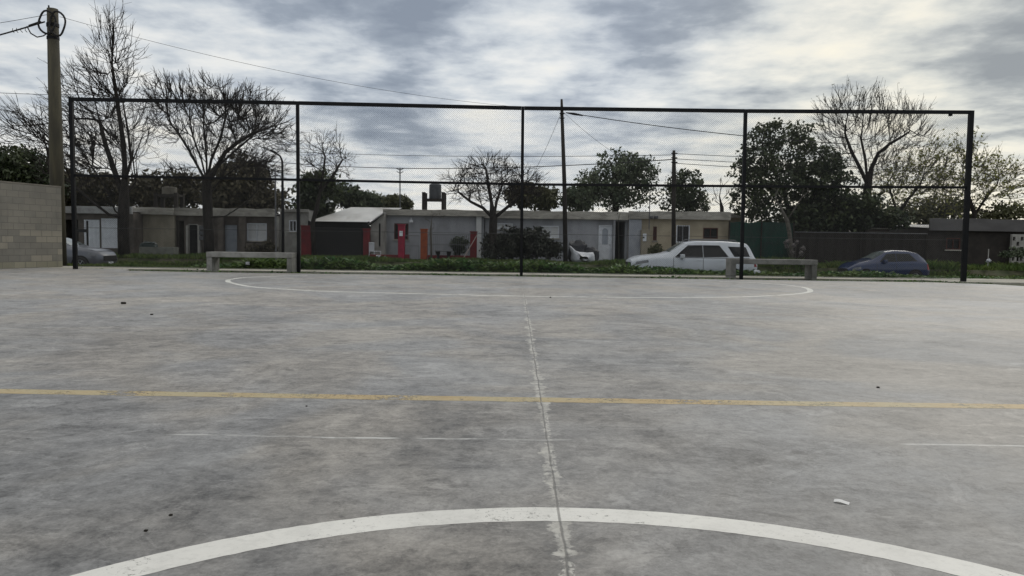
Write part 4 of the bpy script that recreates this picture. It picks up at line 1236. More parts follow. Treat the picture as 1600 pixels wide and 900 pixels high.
# evergreens
leafy_tree('round crowned evergreen left of the timber pole behind the long grey house', [TP(50, (960, 395), (960, 350), (962, 320))],
           [(965, 262, 50, 44, 26, 2.2), (925, 290, 50, 32, 26, 2), (1005, 275, 50, 32, 26, 2), (965, 305, 50, 70, 24, 2.4)], 330, 24, .12, 50, .22, 81, m_leafmid, clr=.48)
leafy_tree('dark rounded evergreen behind the timber pole over the beige house', [TP(49, (1075, 395), (1075, 350), (1075, 325))],
           [(1072, 295, 49, 30, 28, 1.8), (1060, 318, 49, 26, 18, 1.6), (1088, 318, 49, 20, 20, 1.5)], 130, 28, .12, 49, .18, 82, m_leafdark, clr=.46)
Y8 = 40.8
leafy_tree('big dark evergreen filling the view behind the fourth fence post', [TP(Y8, (1240, 405), (1238, 360), (1232, 330), (1225, 300)), [2] + TP(Y8, (1255, 320), (1280, 300))],
           [(1200, 212, Y8, 30, 28, 1.4), (1245, 215, Y8, 32, 24, 1.5), (1190, 250, Y8, 42, 28, 1.8), (1260, 255, Y8, 42, 34, 2), (1215, 290, Y8, 60, 34, 2.2), (1290, 300, Y8, 48, 36, 2.2), (1185, 325, Y8, 40, 26, 1.6), (1240, 355, Y8, 55, 30, 1.4), (1166, 285, Y8, 26, 40, 1.3), (1300, 262, Y8, 26, 26, 1.4)],
           700, 27, .10, Y8, .26, 83, m_leafdark, clr=.37)
leafy_tree('dense dark bushy tree right of the big evergreen, over the reed fence', [TP(40.5, (1310, 405), (1312, 370), (1315, 350))],
           [(1300, 335, 40.5, 52, 34, 1.3), (1340, 330, 40.5, 36, 28, 1.3), (1260, 345, 40.5, 38, 28, 1.2), (1385, 345, 40.5, 34, 16, 1.2), (1300, 375, 40.5, 40, 16, 1.0)], 300, 36, .13, 40.5, .16, 84, m_leafdark, clr=.5)
leafy_tree('olive brown tree crown behind the long dark house at the right', [TP(50, (1440, 395), (1440, 365))],
           [(1420, 335, 50, 50, 20, 2), (1480, 330, 50, 45, 18, 1.8), (1560, 335, 50, 50, 14, 1.8)], 170, 30, .14, 50, .16, 85, m_leafolive, clr=.6)
# middle left ivy covered tree
leafy_tree('dark evergreen with gaps between the second post and the carport', [TP(42, (497, 400), (497, 370), (497, 345))],
           [(500, 300, 42, 30, 32, 1.5), (480, 315, 42, 20, 34, 1.4), (520, 300, 42, 18, 20, 1.2), (498, 335, 42, 22, 20, 1)], 170, 34, .12, 42, .16, 86, m_leafdark, clr=.36)
# brown dark masses behind the left houses
leafy_tree('dark brown dense tree behind the umbrella shaped bare tree', [TP(49, (380, 395), (380, 350))], [(378, 285, 49, 46, 46, 2.4), (345, 305, 49, 30, 30, 2), (415, 310, 49, 34, 26, 2), (378, 315, 49, 60, 22, 2)], 330, 34, .15, 49, .2, 87, m_leafbrown, clr=.65)
leafy_tree('low brown tree line between the two big bare trees', [TP(52, (250, 395), (250, 350))], [(230, 302, 52, 40, 28, 2), (285, 300, 52, 40, 30, 2), (165, 300, 52, 40, 28, 2)], 300, 34, .15, 52, .2, 88, m_leafbrown, clr=.7, name='brown_tree')
leafy_tree('brown hedge tree behind the shed and the leftmost post', [TP(51, (120, 395), (120, 350))], [(120, 298, 51, 36, 30, 2), (95, 300, 51, 30, 28, 2)], 180, 34, .15, 51, .2, 89, m_leafbrown, clr=.65)
leafy_tree('dark evergreen rising over the block wall left of the concrete pole', [TP(46, (45, 395), (45, 340))], [(50, 262, 46, 34, 26, 2), (15, 255, 46, 30, 26, 2), (60, 292, 46, 40, 24, 2), (5, 285, 46, 40, 26, 2), (-40, 265, 46, 40, 40, 2)], 360, 34, .14, 46, .2, 90, m_leafdark, clr=.55)
for (a, b, rx, ry, sd, lb, mt) in ((575, 316, 34, 13, 91, 'far rounded green bush left of the antenna mast', m_leafmid), (545, 308, 18, 16, 92, 'far dark tree just right of the slender bare tree', m_leafdark), (622, 318, 20, 9, 93, 'far small yellow green bush under the antenna mast', m_leafolive),
                                   (845, 310, 26, 20, 94, 'far olive tree between the third post and the timber pole', m_leafolive), (815, 305, 24, 20, 95, 'far brown bare looking tree beside the third fence post', m_leafbrown), (905, 312, 26, 18, 96, 'far dark bush left of the round crowned evergreen', m_leafmid)):
    leafy_tree(lb, [TP(64, (a, 362), (a, 335))], [(a, b, 64, rx, ry, 1.8)], 70, 36, .17, 64, .14, sd, mt, clr=.6, name='distant_tree', step=.7)

# pale pruned tree in front of the evergreen
Yp = 38.2
bare_tree('pale barked small tree with short pruned limbs in front of the big evergreen', [TP(Yp, (1236, 408), (1236, 385), (1233, 360), (1230, 345), (1220, 325), (1212, 312)), [3] + TP(Yp, (1240, 328), (1252, 310), (1262, 300))],
          [(1218, 300, Yp, 18, 16, .8), (1260, 298, Yp, 18, 14, .8)], 50, Yp, .11, 98, step=.3, kill=.5, twn=1, twl=(.2, .5), bark=m_bark_pale, tw=m_bark_pale, thick=.02, name='pruned_tree', twr=.009)
# saplings
for (pp, sd, lb, e_) in (([(967, 412), (967, 385), (966, 360), (966, 345)], 101, 'thin sapling trunk before the dark passage of the long grey house', (966, 342, 6, 8)),
                         ([(674, 412), (674, 385), (673, 360), (675, 340)], 102, 'thin young tree with few dry leaves before the orange pillar', (678, 345, 12, 20))):
    bare_tree(lb, [TP(36.2, *pp)], [(e_[0], e_[1], 36.2, e_[2], e_[3], .3)], 22, 36.2, .05, sd, step=.2, kill=.3, twn=1, twl=(.15, .35), name='sapling', group='saplings', tw=m_twig2, bark=m_twig2, thick=.02, leaves=(m_leafbrown, 1, .05))

# hedges and bushes
def bush(label, ells, ncl, lpc, lsz, Y, seed, leafm, clr=.25, name='bush', group='bushes'):
    a = ells[0]
    return leafy_tree(label, [TP(Y, (a[0], 408), (a[0], 398))], [(e[0], e[1], Y, e[2], e[3], e[4]) for e in ells], ncl, lpc, lsz, Y, .05, seed, leafm, name=name, cat='bush', group=group, clr=clr, step=.25)


bush('large dark hedge right of the spreading bare tree', [(800, 383, 28, 27, .7), (835, 380, 28, 25, .7), (775, 388, 22, 22, .6), (858, 390, 20, 18, .6)], 460, 36, .075, 36.9, 110, m_hedge, clr=.28, name='hedge')
bush('small round green bush behind the red garden wall', [(718, 384, 14, 13, .4)], 60, 34, .06, 38.2, 111, m_leafdark, clr=.2)
bush('low ivy bush before the dark fronted house pillar', [(418, 385, 14, 10, .4), (400, 390, 16, 8, .4)], 50, 30, .06, 38.4, 112, m_leafbrown, clr=.2)
bush('dense green shrub against the right dark house', [(1590, 402, 26, 14, .6), (1555, 408, 22, 8, .5)], 120, 30, .07, 37, 113, m_leafmid, clr=.22)
bush('green shrub beside the meter pillar', [(1025, 392, 10, 10, .4)], 34, 30, .06, 38.6, 114, m_leafolive, clr=.2)
# dry pale hydrangea-like shrub
t = thing('dry_shrub', 'pale dry shrub with round faded flower heads before the dark fence', 'shrub', (X_(1238, 36.6), 36.6, .1))
mb = MB(); mh = MB(); rnd = random.Random(9)
for (a, b) in ((1227, 379), (1233, 377), (1248, 378), (1243, 384), (1256, 388), (1250, 396), (1229, 385), (1240, 394)):
    p = P(a, b, 36.6); b0 = Vector((X_(1240, 36.6) + rnd.uniform(-.15, .15), 36.6, .1)); yo = rnd.uniform(-.25, .25)
    mb.tube([b0, b0.lerp(p, .5) + Vector((rnd.uniform(-.08, .08), yo / 2, .05)), p + Vector((0, yo, 0))], [.014, .011, .008], 5)
    for k in range(70):
        v_ = Vector((rnd.gauss(0, 1), rnd.gauss(0, 1), rnd.gauss(0, 1))).normalized() * rnd.uniform(.06, .15); c_ = p + Vector((0, yo, 0)) + v_; n_ = v_.normalized(); s1 = n_.orthogonal().normalized(); s2 = n_.cross(s1); q_ = .03
        mh.add([c_ - s1 * q_, c_ - s2 * q_, c_ + s1 * q_, c_ + s2 * q_], [(0, 1, 2, 3)])
rel(t, mb).obj('stems', m_twig2, t); rel(t, mh).obj('flower_heads', M('dry_flowers', (.20, .18, .175), (.15, .135, .13), 5, .9, island=.3), t)


# ------------------------------------------------------------------ cars
def catmull(xs, ys, x):
    return float(np.interp(x, xs, ys))


class Car:
    def __init__(s, st, crown=.03):
        s.st = np.array(st, float); s.crown = crown
        s.x0, s.x1 = s.st[0, 0], s.st[-1, 0]

    def par(s, x):
        # smoothed interpolation of station parameters
        out = []
        for k in range(1, 6):
            a = np.mean([np.interp(x + d, s.st[:, 0], s.st[:, k]) for d in (-.07, -.035, 0, .035, .07)]); out.append(float(a))
        return out

    def ring(s, x):
        zb, zm, zt, w, wt_ = s.par(x)
        belt = zm
        pts = [(0, zb), (w * .80, zb), (w * .95, zb + .05), (w * .99, zb + .14), (w, zb + (belt - zb) * .55), (w * .985, belt - .08), (w * .955, belt)]
        e = zt - belt
        for k, (fw, fz) in enumerate(((.25, .25), (.5, .5), (.75, .75), (.93, .90), (1.0, .965))):
            yy = w * .955 + (wt_ - w * .955) * fw; pts.append((yy, belt + e * fz))
        pts += [(wt_ * .9, belt + e * .995), (wt_ * .6, zt + s.crown * .6), (0, zt + s.crown)]
        return pts

    def side(s, x, z):
        r_ = s.ring(x); 
        for a, b in zip(r_[3:-1], r_[4:]):
            if a[1] <= z <= b[1]:
                f_ = (z - a[1]) / max(1e-6, b[1] - a[1]); return a[0] + (b[0] - a[0]) * f_
        return r_[3][0]

    def top(s, x, y):
        r_ = s.ring(x)[::-1]
        for a, b in zip(r_[:-1], r_[1:]):
            if a[0] <= abs(y) <= b[0]:
                f_ = (abs(y) - a[0]) / max(1e-6, b[0] - a[0]); return a[1] + (b[1] - a[1]) * f_
        return r_[-1][1]

    def body(s, n_=90):
        mb = MB(); xs = np.linspace(s.x0, s.x1, n_); V = []
        for x in xs:
            r_ = s.ring(x); full = [(y, z) for y, z in r_] + [(-y, z) for y, z in r_[-2:0:-1]]
            V.append([(x, y, z) for y, z in full])
        m_ = len(V[0]); vs = [p for r_ in V for p in r_]
        fs = [(i * m_ + k, i * m_ + (k + 1) % m_, (i + 1) * m_ + (k + 1) % m_, (i + 1) * m_ + k)[::-1] for i in range(n_ - 1) for k in range(m_)]
        fs += [tuple(range(m_)), tuple(range((n_ - 1) * m_, n_ * m_))[::-1]]
        mb.add(vs, fs); return mb

    def sidepatch(s, quad, sgn, off=.006, nu=10, nv=6):
        """quad: 4 (x,z) corners: bottom-front,bottom-rear,top-rear,top-front"""
        mb = MB(); vs = []
        for j in range(nv + 1):
            for i in range(nu + 1):
                u_, v_ = i / nu, j / nv
                bx_ = quad[0][0] * (1 - u_) + quad[1][0] * u_; bz = quad[0][1] * (1 - u_) + quad[1][1] * u_
                tx = quad[3][0] * (1 - u_) + quad[2][0] * u_; tz = quad[3][1] * (1 - u_) + quad[2][1] * u_
                x = bx_ * (1 - v_) + tx * v_; z = bz * (1 - v_) + tz * v_
                vs.append((x, sgn * (s.side(x, z) + off), z))
        fs = [(j * (nu + 1) + i, j * (nu + 1) + i + 1, (j + 1) * (nu + 1) + i + 1, (j + 1) * (nu + 1) + i) for j in range(nv) for i in range(nu)]
        if sgn > 0: fs = [f[::-1] for f in fs]
        mb.add(vs, fs); return mb

    def toppatch(s, xa, xb, fw, off=.008, nu=12, nv=8):
        mb = MB(); vs = []
        for i in range(nu + 1):
            x = xa + (xb - xa) * i / nu; wt_ = s.par(x)[4] * fw
            for j in range(nv + 1):
                y = -wt_ + 2 * wt_ * j / nv; vs.append((x - off * (.7 if xa < 2 else -.7), y, s.top(x, y) + off * .9))
        mb.add(vs, [(i * (nv + 1) + j, (i + 1) * (nv + 1) + j, (i + 1) * (nv + 1) + j + 1, i * (nv + 1) + j + 1) for i in range(nu) for j in range(nv)])
        return mb


def build_car(name, label, st, paint, loc, flip, wheels, wr, wins, shield, rearglass, lights, suv=False, trim=None, group='parked cars'):
    c = Car(st); t = thing(name, label, 'car', loc, PI if flip else 0, group)
    c.body(120).obj('body', paint, t, smooth=True)
    for q_ in wins:
        for sg in (1, -1): c.sidepatch(q_, sg).obj('window', m_glass, t, smooth=True)
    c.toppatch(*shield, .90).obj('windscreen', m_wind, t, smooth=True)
    c.toppatch(*rearglass, .88).obj('rear_window', m_glass, t, smooth=True)
    for wx in wheels:
        w = c.par(wx)[3]
        for sg in (1, -1):
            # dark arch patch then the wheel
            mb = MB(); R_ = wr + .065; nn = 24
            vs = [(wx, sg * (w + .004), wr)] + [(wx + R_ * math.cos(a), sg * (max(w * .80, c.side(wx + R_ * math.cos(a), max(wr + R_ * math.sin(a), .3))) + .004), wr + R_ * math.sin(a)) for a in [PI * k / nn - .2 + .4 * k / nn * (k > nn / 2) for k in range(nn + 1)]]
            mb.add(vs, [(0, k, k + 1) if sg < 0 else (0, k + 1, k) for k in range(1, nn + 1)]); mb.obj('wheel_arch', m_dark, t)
            mb = MB(); prof = [(wr * .62, -.09), (wr * .93, -.10), (wr, -.07), (wr, .07), (wr * .93, .10), (wr * .62, .09)]; nn = 28; vs = []
            yc = sg * (w - .065)
            for (rr, yo) in prof:
                for k in range(nn): vs.append((wx + rr * math.cos(2 * PI * k / nn), yc + yo, wr + rr * math.sin(2 * PI * k / nn)))
            mb.add(vs, [(j * nn + k, j * nn + (k + 1) % nn, (j + 1) * nn + (k + 1) % nn, (j + 1) * nn + k) for j in range(5) for k in range(nn)])
            wo = mb.obj('wheel', m_rubber, t, smooth=True)
            mb = MB(); yo = yc + sg * .078
            mb.tube([(wx, yo - sg * .02, wr), (wx, yo + sg * .005, wr)], wr * .17, 14)
            for k in range(6):
                a = 2 * PI * k / 6; a2 = a + .23; a1 = a - .23
                mb.add([(wx + wr * .12 * math.cos(a1), yo, wr + wr * .12 * math.sin(a1)), (wx + wr * .12 * math.cos(a2), yo, wr + wr * .12 * math.sin(a2)), (wx + wr * .60 * math.cos(a + .16), yo - sg * .012, wr + wr * .60 * math.sin(a + .16)), (wx + wr * .60 * math.cos(a - .16), yo - sg * .012, wr + wr * .60 * math.sin(a - .16))], [(0, 1, 2, 3), (3, 2, 1, 0)])
            ring = [(wx + wr * .62 * math.cos(2 * PI * k / 24), yo - sg * .01, wr + wr * .62 * math.sin(2 * PI * k / 24)) for k in range(25)]
            mb.tube(ring, .02, 6); mb.tube([(wx, yo - sg * .07, wr), (wx, yo - sg * .06, wr)], wr * .6, 20)
            mb.obj('rim', m_rim, wo)
    for (q_, mt, nm) in lights:
        for sg in (1, -1): c.sidepatch(q_, sg, .008, 6, 3).obj(nm, mt, t, smooth=True)
    mx = shield[0] + .42
    for sg in (1, -1):
        mb = MB(); yb_ = c.side(mx, c.par(mx)[1] + .02); mb.box(mx - .06, mx + .10, sg * yb_ + (.02 if sg > 0 else -.2), sg * yb_ + (.2 if sg > 0 else -.02), c.par(mx)[1] - .02, c.par(mx)[1] + .13, .03)
        mb.obj('mirror', paint, t, smooth=False)
        for hx in (wins[0][1][0] - .16, wins[min(1, len(wins) - 1)][1][0] - .28):
            mb = MB(); yb_ = c.side(hx, c.par(hx)[1] - .1); mb.box(hx - .09, hx + .09, sg * yb_ - .012, sg * yb_ + .028 * sg if sg > 0 else sg * yb_ + .012, c.par(hx)[1] - .115, c.par(hx)[1] - .085, .006)
            mb.obj('door_handle', paint, t)
        if suv:
            mb = MB(); zz = c.par(2.9)[2]; wt_ = c.par(2.9)[4] * .9
            mb.tube([(2.2, sg * wt_, zz + .01), (2.3, sg * wt_, zz + .07), (3.9, sg * wt_, zz + .06), (4.0, sg * wt_, zz - .01)], .018, 6); mb.obj('roof_rail', m_galv, t)
    # shut lines
    for xx in (trim or []):
        for sg in (1, -1):
            mb = MB(); zz = np.linspace(c.par(xx)[0] + .2, c.par(xx)[1], 8); mb.tube([(xx, sg * (c.side(xx, z) + .001), z) for z in zz], .008, 4); mb.obj('shut_line', m_dark, t)
    if suv:
        for sg in (1, -1):
            mb = MB(); xs_ = np.linspace(.75, 3.95, 30)
            mb.tube([(x_, sg * (c.side(x_, c.par(x_)[0] + .14) + .004), c.par(x_)[0] + .14) for x_ in xs_], .03, 5); mb.obj('side_trim', m_black, t)
            mb = MB(); xs_ = np.linspace(1.62, 4.4, 24)
            mb.tube([(x_, sg * (c.side(x_, 1.135) + .003), 1.135) for x_ in xs_], .011, 4); mb.obj('belt_trim', m_black, t)
    # grille and number plate side
    mb = MB(); w0 = c.par(.1)[3] * .72; zz = c.par(.1)[1]
    mb.box(-.03, .14, -w0, w0, zz - .26, zz - .05, .02); mb.obj('grille', m_dark, t)
    mb = MB(); mb.box(-.035, -.022, -.2, .2, zz - .42, zz - .31); mb.obj('number_plate', m_white, t)
    return t


def carpaint(name, c, rough=.32, metal=.35):
    m = M(name, c, tuple(k * .93 for k in c), 2, rough, metal=metal, spec=.6)
    bs = m.node_tree.nodes['Principled BSDF']; bs.inputs['Coat Weight'].default_value = .6; bs.inputs['Coat Roughness'].default_value = .12
    return m


m_wind = M('glass_sky_sheen', (.10, .12, .12), (.14, .16, .16), 3, .06, spec=1.0)  # paler base colour stands in for the bright sky mirrored in the windscreen
m_rim = M('alloy', (.42, .43, .45), (.36, .37, .38), 5, .35, metal=.5)
m_head = M('lamp_lens', (.10, .11, .12), (.22, .23, .25), 7, .1, spec=.8)
m_tail = M('tail_lens', (.30, .012, .012), (.22, .01, .01), 5, .2)
suv = [(0, .42, .90, .97, .76, .64), (.10, .34, .99, 1.07, .85, .72), (.35, .32, 1.07, 1.16, .91, .77), (1.15, .32, 1.13, 1.25, .925, .80), (1.38, .32, 1.14, 1.30, .925, .78),
       (2.02, .32, 1.13, 1.68, .925, .66), (2.45, .32, 1.13, 1.75, .925, .64), (3.6, .32, 1.14, 1.75, .925, .64), (4.25, .33, 1.16, 1.71, .92, .62), (4.42, .36, 1.16, 1.66, .91, .60), (4.62, .40, 1.14, 1.20, .88, .72), (4.72, .50, .9, 1.08, .80, .68)]
sY = 29.35
sx = P(983, 400, 28.45).x
build_car('parked_car', 'silver grey off-road car parked on the road behind the fence, facing left', suv, carpaint('silver_paint', (.60, .64, .70), .3, .1), (sx + .12, sY, -.56), False, (.98, 3.72), .37,
          [[(1.60, 1.16), (2.66, 1.16), (2.66, 1.61), (2.12, 1.60)], [(2.68, 1.16), (3.62, 1.18), (3.30, 1.61), (2.68, 1.61)], [(3.83, 1.19), (4.42, 1.20), (4.30, 1.56), (3.62, 1.57)]],
          (1.42, 2.02), (4.44, 4.60), [([(.12, .84), (.62, .94), (.60, 1.04), (.16, .96)], m_head, 'headlight'), ([(4.58, .82), (4.70, .82), (4.64, 1.08), (4.56, 1.10)], m_tail, 'taillight')], True, trim=[1.55, 2.66, 3.68])
hatch = [(0, .40, .58, .62, .55, .45), (.10, .28, .68, .72, .70, .6), (.35, .24, .80, .86, .80, .66), (.95, .24, .88, .98, .82, .68), (1.10, .24, .90, 1.04, .82, .67), (1.70, .24, .91, 1.36, .82, .56),
         (2.1, .24, .92, 1.43, .82, .55), (2.75, .24, .94, 1.42, .82, .55), (3.2, .24, .95, 1.33, .81, .54), (3.55, .26, .93, 1.06, .80, .56), (3.66, .30, .80, .92, .76, .58), (3.75, .40, .60, .70, .66, .5)]
bx0 = P(1315, 410, 32.9).x
bc = build_car('parked_car', 'dark blue hatchback parked before the reed fence, facing left', hatch, carpaint('blue_paint', (.010, .026, .085), .25, .1), (bx0, 32.75, -.46), False, (.72, 3.02), .29,
          [[(1.35, .94), (2.13, .95), (2.13, 1.31), (1.72, 1.28)], [(2.155, .96), (3.10, .99), (2.80, 1.30), (2.155, 1.31)]], (1.12, 1.70), (3.18, 3.50),
          [([(.12, .55), (.50, .62), (.48, .72), (.16, .66)], m_head, 'headlight'), ([(3.58, .62), (3.70, .62), (3.64, .85), (3.54, .88)], m_tail, 'taillight')], trim=[1.22, 2.13])
bc.scale = (.91, .93, .98)
# car at the left, nose to the right
fx = P(164, 400, 32.2).x
build_car('parked_car', 'grey car with sloping bonnet half hidden by the block wall, facing right', [tuple(r_) for r_ in [(0, .40, .60, .66, .58, .5), (.10, .28, .74, .80, .74, .64), (.35, .24, .86, .92, .84, .7), (1.1, .24, .93, 1.02, .86, .72), (1.3, .24, .95, 1.07, .86, .7), (1.95, .24, .96, 1.38, .86, .58),
          (2.35, .24, .97, 1.46, .86, .57), (3.1, .24, .98, 1.44, .86, .57), (3.6, .24, .99, 1.30, .85, .56), (4.0, .26, .98, 1.06, .84, .62), (4.25, .34, .80, .95, .76, .6)]], carpaint('grey_paint', (.11, .12, .145), .3, .15), (fx, 32.6, -.42), True, (.8, 3.35), .31,
          [[(1.5, .99), (2.35, 1.0), (2.35, 1.34), (1.98, 1.30)], [(2.42, 1.0), (3.45, 1.03), (3.1, 1.33), (2.42, 1.34)]], (1.32, 1.95), (3.55, 3.92),
          [([(.10, .62), (.52, .72), (.50, .82), (.15, .75)], m_head, 'headlight')], trim=[1.4, 2.38])


# ------------------------------------------------------------------ small things
def lumpy(name, label, cat, c, dims, mat, seed, rough=.12, group=None):
    rnd = random.Random(seed); bm = bmesh.new(); bmesh.ops.create_icosphere(bm, subdivisions=4, radius=1)
    from mathutils import noise as mn
    for v_ in bm.verts:
        q_ = v_.co.copy(); d = mn.noise(q_ * 2.2 + Vector((seed, 0, 0))) * .28 + mn.noise(q_ * 5.5 + Vector((0, seed, 0))) * rough
        bx_ = Vector([math.copysign(abs(k) ** .6, k) for k in q_]); q_ = bx_ * (1 + d)
        v_.co = Vector((q_.x * dims[0], q_.y * dims[1], max(q_.z, -.8) * dims[2] + dims[2] * .8))
    me = bpy.data.meshes.new(name); bm.to_mesh(me); bm.free(); me.materials.append(mat)
    for p_ in me.polygons: p_.use_smooth = True
    o = bpy.data.objects.new(name, me); o.location = c; col.objects.link(o); o['label'] = label; o['category'] = cat
    if group: o['group'] = group
    return o


m_bag = M('white_bag', (.60, .62, .66), (.48, .50, .54), 5, .6, .3)
m_bin = M('black_bag', (.02, .022, .028), (.035, .036, .042), 6, .4, .4)
SY = 36.4
outl = [(891, 405), (893, 396), (889, 383), (892, 385), (899, 391), (906, 394), (918, 395), (927, 394.5), (929.5, 398), (930, 408), (929, 414), (918, 414), (905, 412), (895, 410)]
oc = P(911, 414, SY); mb = MB(); vs = []; rnd = random.Random(5); no = len(outl)
for (dy, sc) in ((-.42, .35), (-.34, .72), (-.15, .97), (.1, 1.0), (.3, .8), (.4, .4)):
    for k, (a, b) in enumerate(outl):
        p = P(a, b, SY); c_ = P(911, 404, SY)
        vs.append((c_.x - oc.x + (p.x - c_.x) * sc + rnd.uniform(-.02, .02), dy + rnd.uniform(-.05, .05), max(0, (c_.z + (p.z - c_.z) * sc) - .05 + rnd.uniform(-.02, .02))))
mb.add(vs, [(i_ * no + k, i_ * no + (k + 1) % no, (i_ + 1) * no + (k + 1) % no, (i_ + 1) * no + k)[::-1] for i_ in range(5) for k in range(no)] + [tuple(range(no))[::-1], tuple(range(5 * no, 6 * no))])
o = mb.obj('rubble_sack', m_bag, None, smooth=True, loc=(oc.x, SY, .05)); o['label'] = 'large white sack with a pointed torn corner on the verge beside the dark hedge'; o['category'] = 'sack'
lumpy('rubbish_bag', 'black rubbish bag highest in the heap behind the white sack', 'bag', (X_(903, 37.3), 37.3, .15), (.45, .35, .55), m_bin, 5, .18, 'black rubbish bags')
lumpy('rubbish_bag', 'black rubbish bag right of the white sack near the white door', 'bag', (X_(922, 37.4), 37.4, .15), (.38, .3, .40), m_bin, 8, .18, 'black rubbish bags')
pt_ = thing('concrete_planter', 'pale rectangular concrete box on the grass under the beige house wall', 'planter', (X_(249, 37), 37, .1))
mb = MB(); x0, x1 = X_(222, 37), X_(275, 37); zt = Z_(250, 386, 37)
for (a, b, c, d) in ((x0, x1, 36.7, 36.78), (x0, x1, 37.22, 37.3), (x0, x0 + .08, 36.782, 37.218), (x1 - .08, x1, 36.782, 37.218)): mb.box(a, b, c, d, .05, zt, .008)
mb.box(x0 + .082, x1 - .082, 36.782, 37.218, .05, zt - .1)
rel(pt_, mb).obj('box', M('planter_concrete', (.22, .225, .20), (.16, .165, .145), 4, .9, .2), pt_)
lumpy('dark_sack', 'dark green sack lying on the left end of the concrete box', 'sack', (X_(233, 37), 37, zt - .1), (.36, .2, .19), M('dark_green_bag', (.015, .03, .028), (.02, .04, .035), 5, .5), 12)
# diagonal pale pole
mb = MB(); a = P(723, 406, 36.8); b = P(746, 366, 37.15); mb.cyl(a, b, .022, 8)
o = mb; o.v = [(p[0] - a.x, p[1] - a.y, p[2] - a.z) for p in o.v]; o = o.obj('leaning_pole', M('pale_pipe', (.45, .36, .33), (.38, .30, .28), 3, .6), None, loc=a); o['label'] = 'pale thin pole leaning against the dark red pillar'; o['category'] = 'pole'
# chairs / table in the garden
def garden_chair(label, px, Y, z, rz, mat):
    t = thing('garden_chair', label, 'chair', (X_(px, Y), Y, z), rz)
    mb = MB(); mb.box(-.22, .22, -.22, .22, .40, .43, .01); mb.obj('seat', mat, t)
    mb = MB()
    for k in range(5): mb.box(-.2 + k * .09, -.16 + k * .09, .20, .225, .432, .80)
    mb.box(-.22, .22, .195, .23, .80, .86, .01); mb.obj('backrest', mat, t)
    for sx_ in (-1, 1):
        for sy_ in (-1, 1): mb = MB(); mb.tube([(sx_ * .19, sy_ * .19, .40), (sx_ * .23, sy_ * .23, 0)], [.022, .016], 6); mb.obj('leg', mat, t)
    return t


garden_chair('white plastic chair behind the low red wall beside the carport', 586, 37.9, .12, 2.4, m_white)
garden_chair('white plastic chair tipped beside the low red wall', 597, 37.0, .02, .7, m_white).rotation_euler = (R(-72), 0, .4)
tt = thing('garden_table', 'low dark table with two round seats before the railing', 'table', (X_(693, 37.0), 37.0, .1))
mb = MB(); mb.box(-.42, .42, -.2, .2, .48, .53, .01); mb.obj('tabletop', m_galv, tt)
for s_ in (-1, 1): mb = MB(); mb.tube([(s_ * .27, 0, .479), (s_ * .25, 0, .25), (s_ * .27, 0, 0)], [.13, .06, .1], 10); mb.obj('leg', m_dark, tt)
lumpy('plastic_bag', 'tiny crumpled white plastic bag on the grass under the left bench', 'bag', (P(387, 407, 26.9).x, 26.9, .12), (.07, .05, .06), m_bag, 21, .3)
lumpy('plastic_bottle', 'small white litter under the right bench behind the fence', 'litter', (P(1183, 420, 27.2).x, 27.2, .05), (.10, .06, .07), m_white, 22, .2)
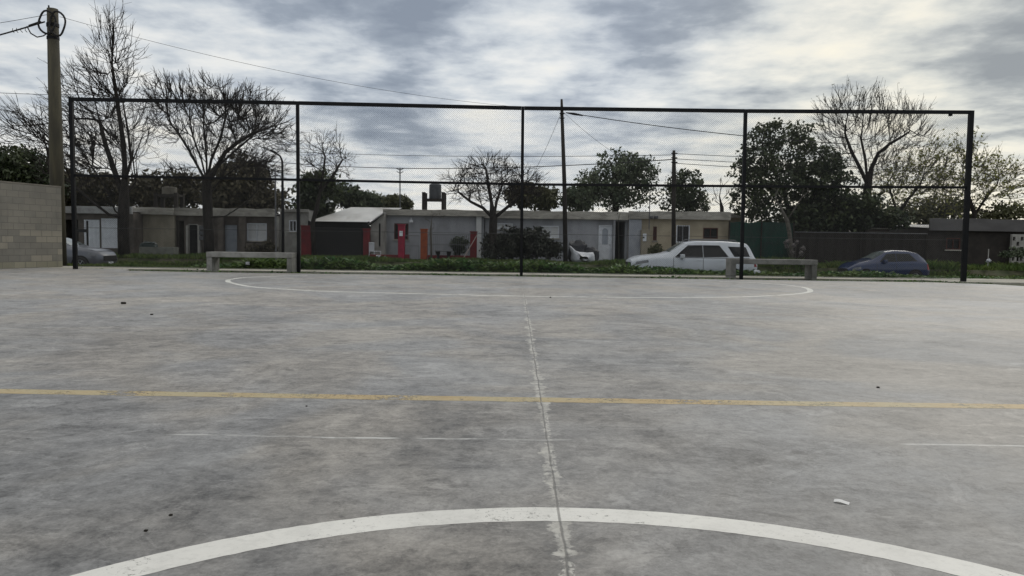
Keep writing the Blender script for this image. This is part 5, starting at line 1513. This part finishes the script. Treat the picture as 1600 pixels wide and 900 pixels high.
# stake with white cloth right
stt = thing('garden_stake', 'short stake with a white rag in the grass near the right dark house', 'stake', (X_(1545, 36.5), 36.5, .1))
mb = MB(); mb.cyl((X_(1545, 36.5), 36.5, 0), (X_(1545, 36.5), 36.5, Z_(1545, 389, 36.5)), .025, 6); rel(stt, mb).obj('stake', m_wall_lg, stt)
mb = MB(); p = P(1544.5, 407, 36.5)
bm = bmesh.new(); bmesh.ops.create_icosphere(bm, subdivisions=2, radius=.09)
for v_ in bm.verts: v_.co += v_.co.normalized() * random.Random(v_.index).uniform(-.04, .05)
bm.verts.index_update(); mb.add([tuple(v_.co + p) for v_ in bm.verts], [[q_.index for q_ in f.verts] for f in bm.faces]); bm.free(); rel(stt, mb).obj('rag', m_bag, stt)
# mailbox post left
mb_t = thing('letter_box_post', 'short dark post with a box beside the left end of the fence', 'letter box', (X_(137, 34.6), 34.6, .0))
mb = MB(); mb.cyl((X_(137, 34.6), 34.6, -.1), (X_(137, 34.6), 34.6, Z_(137, 345, 34.6)), .045, 8); rel(mb_t, mb).obj('post', m_dark, mb_t)
mb = MB(); mb.box(X_(122, 34.6), X_(139, 34.6), 34.4, 34.54, Z_(130, 363, 34.6), Z_(130, 358, 34.6), .01); rel(mb_t, mb).obj('box', m_dark, mb_t)
# litter on the court
pp = G(1315, 786)
mb = MB(); nn = 6; vs = []
for i in range(nn + 1):
    for j in range(3): vs.append((-.033 + .066 * i / nn, -.020 + .020 * j, .004 + .003 * math.sin(i * .8) + .002 * j))
mb.add(vs, [(i * 3 + j, (i + 1) * 3 + j, (i + 1) * 3 + j + 1, i * 3 + j + 1) for i in range(nn) for j in range(2)])
o = mb.obj('paper_scrap', M('paper', (.75, .75, .74), (.68, .68, .67), 20, .7), None, loc=pp); o.rotation_euler = (0, 0, -.5); o.scale = (.85, .6, 1); o['label'] = 'white scrap of paper on the court near the circle at the right'; o['category'] = 'litter'
m_deb = M('dry_leaf_dark', (.02, .018, .014), (.035, .028, .02), 20, .9)
for (a, b, s_, lb) in ((193, 475, .06, 'dark clod far off on the left side of the court'), (237, 492, .03, 'tiny dark crumb beside the far clod on the left'), (267, 805.5, .011, 'dark dry leaf on the court, nearer the centre of the left pair'), (228, 830, .011, 'dark dry leaf on the court just above the left of the circle'),
                       (479, 635, .010, 'tiny dark pebble just below the yellow line'), (1372, 606, .018, 'small dark pebble beyond the yellow line at the right'), (860, 465, .03, 'small brown stain crumb beside the far end of the court seam')):
    p = G(a, b); lumpy('dry_leaf' if 'leaf' in lb else 'clod', lb, 'litter', (p.x, p.y, 0), (s_ * .5, s_ * .45, s_ * .28), m_deb, int(a), .5)
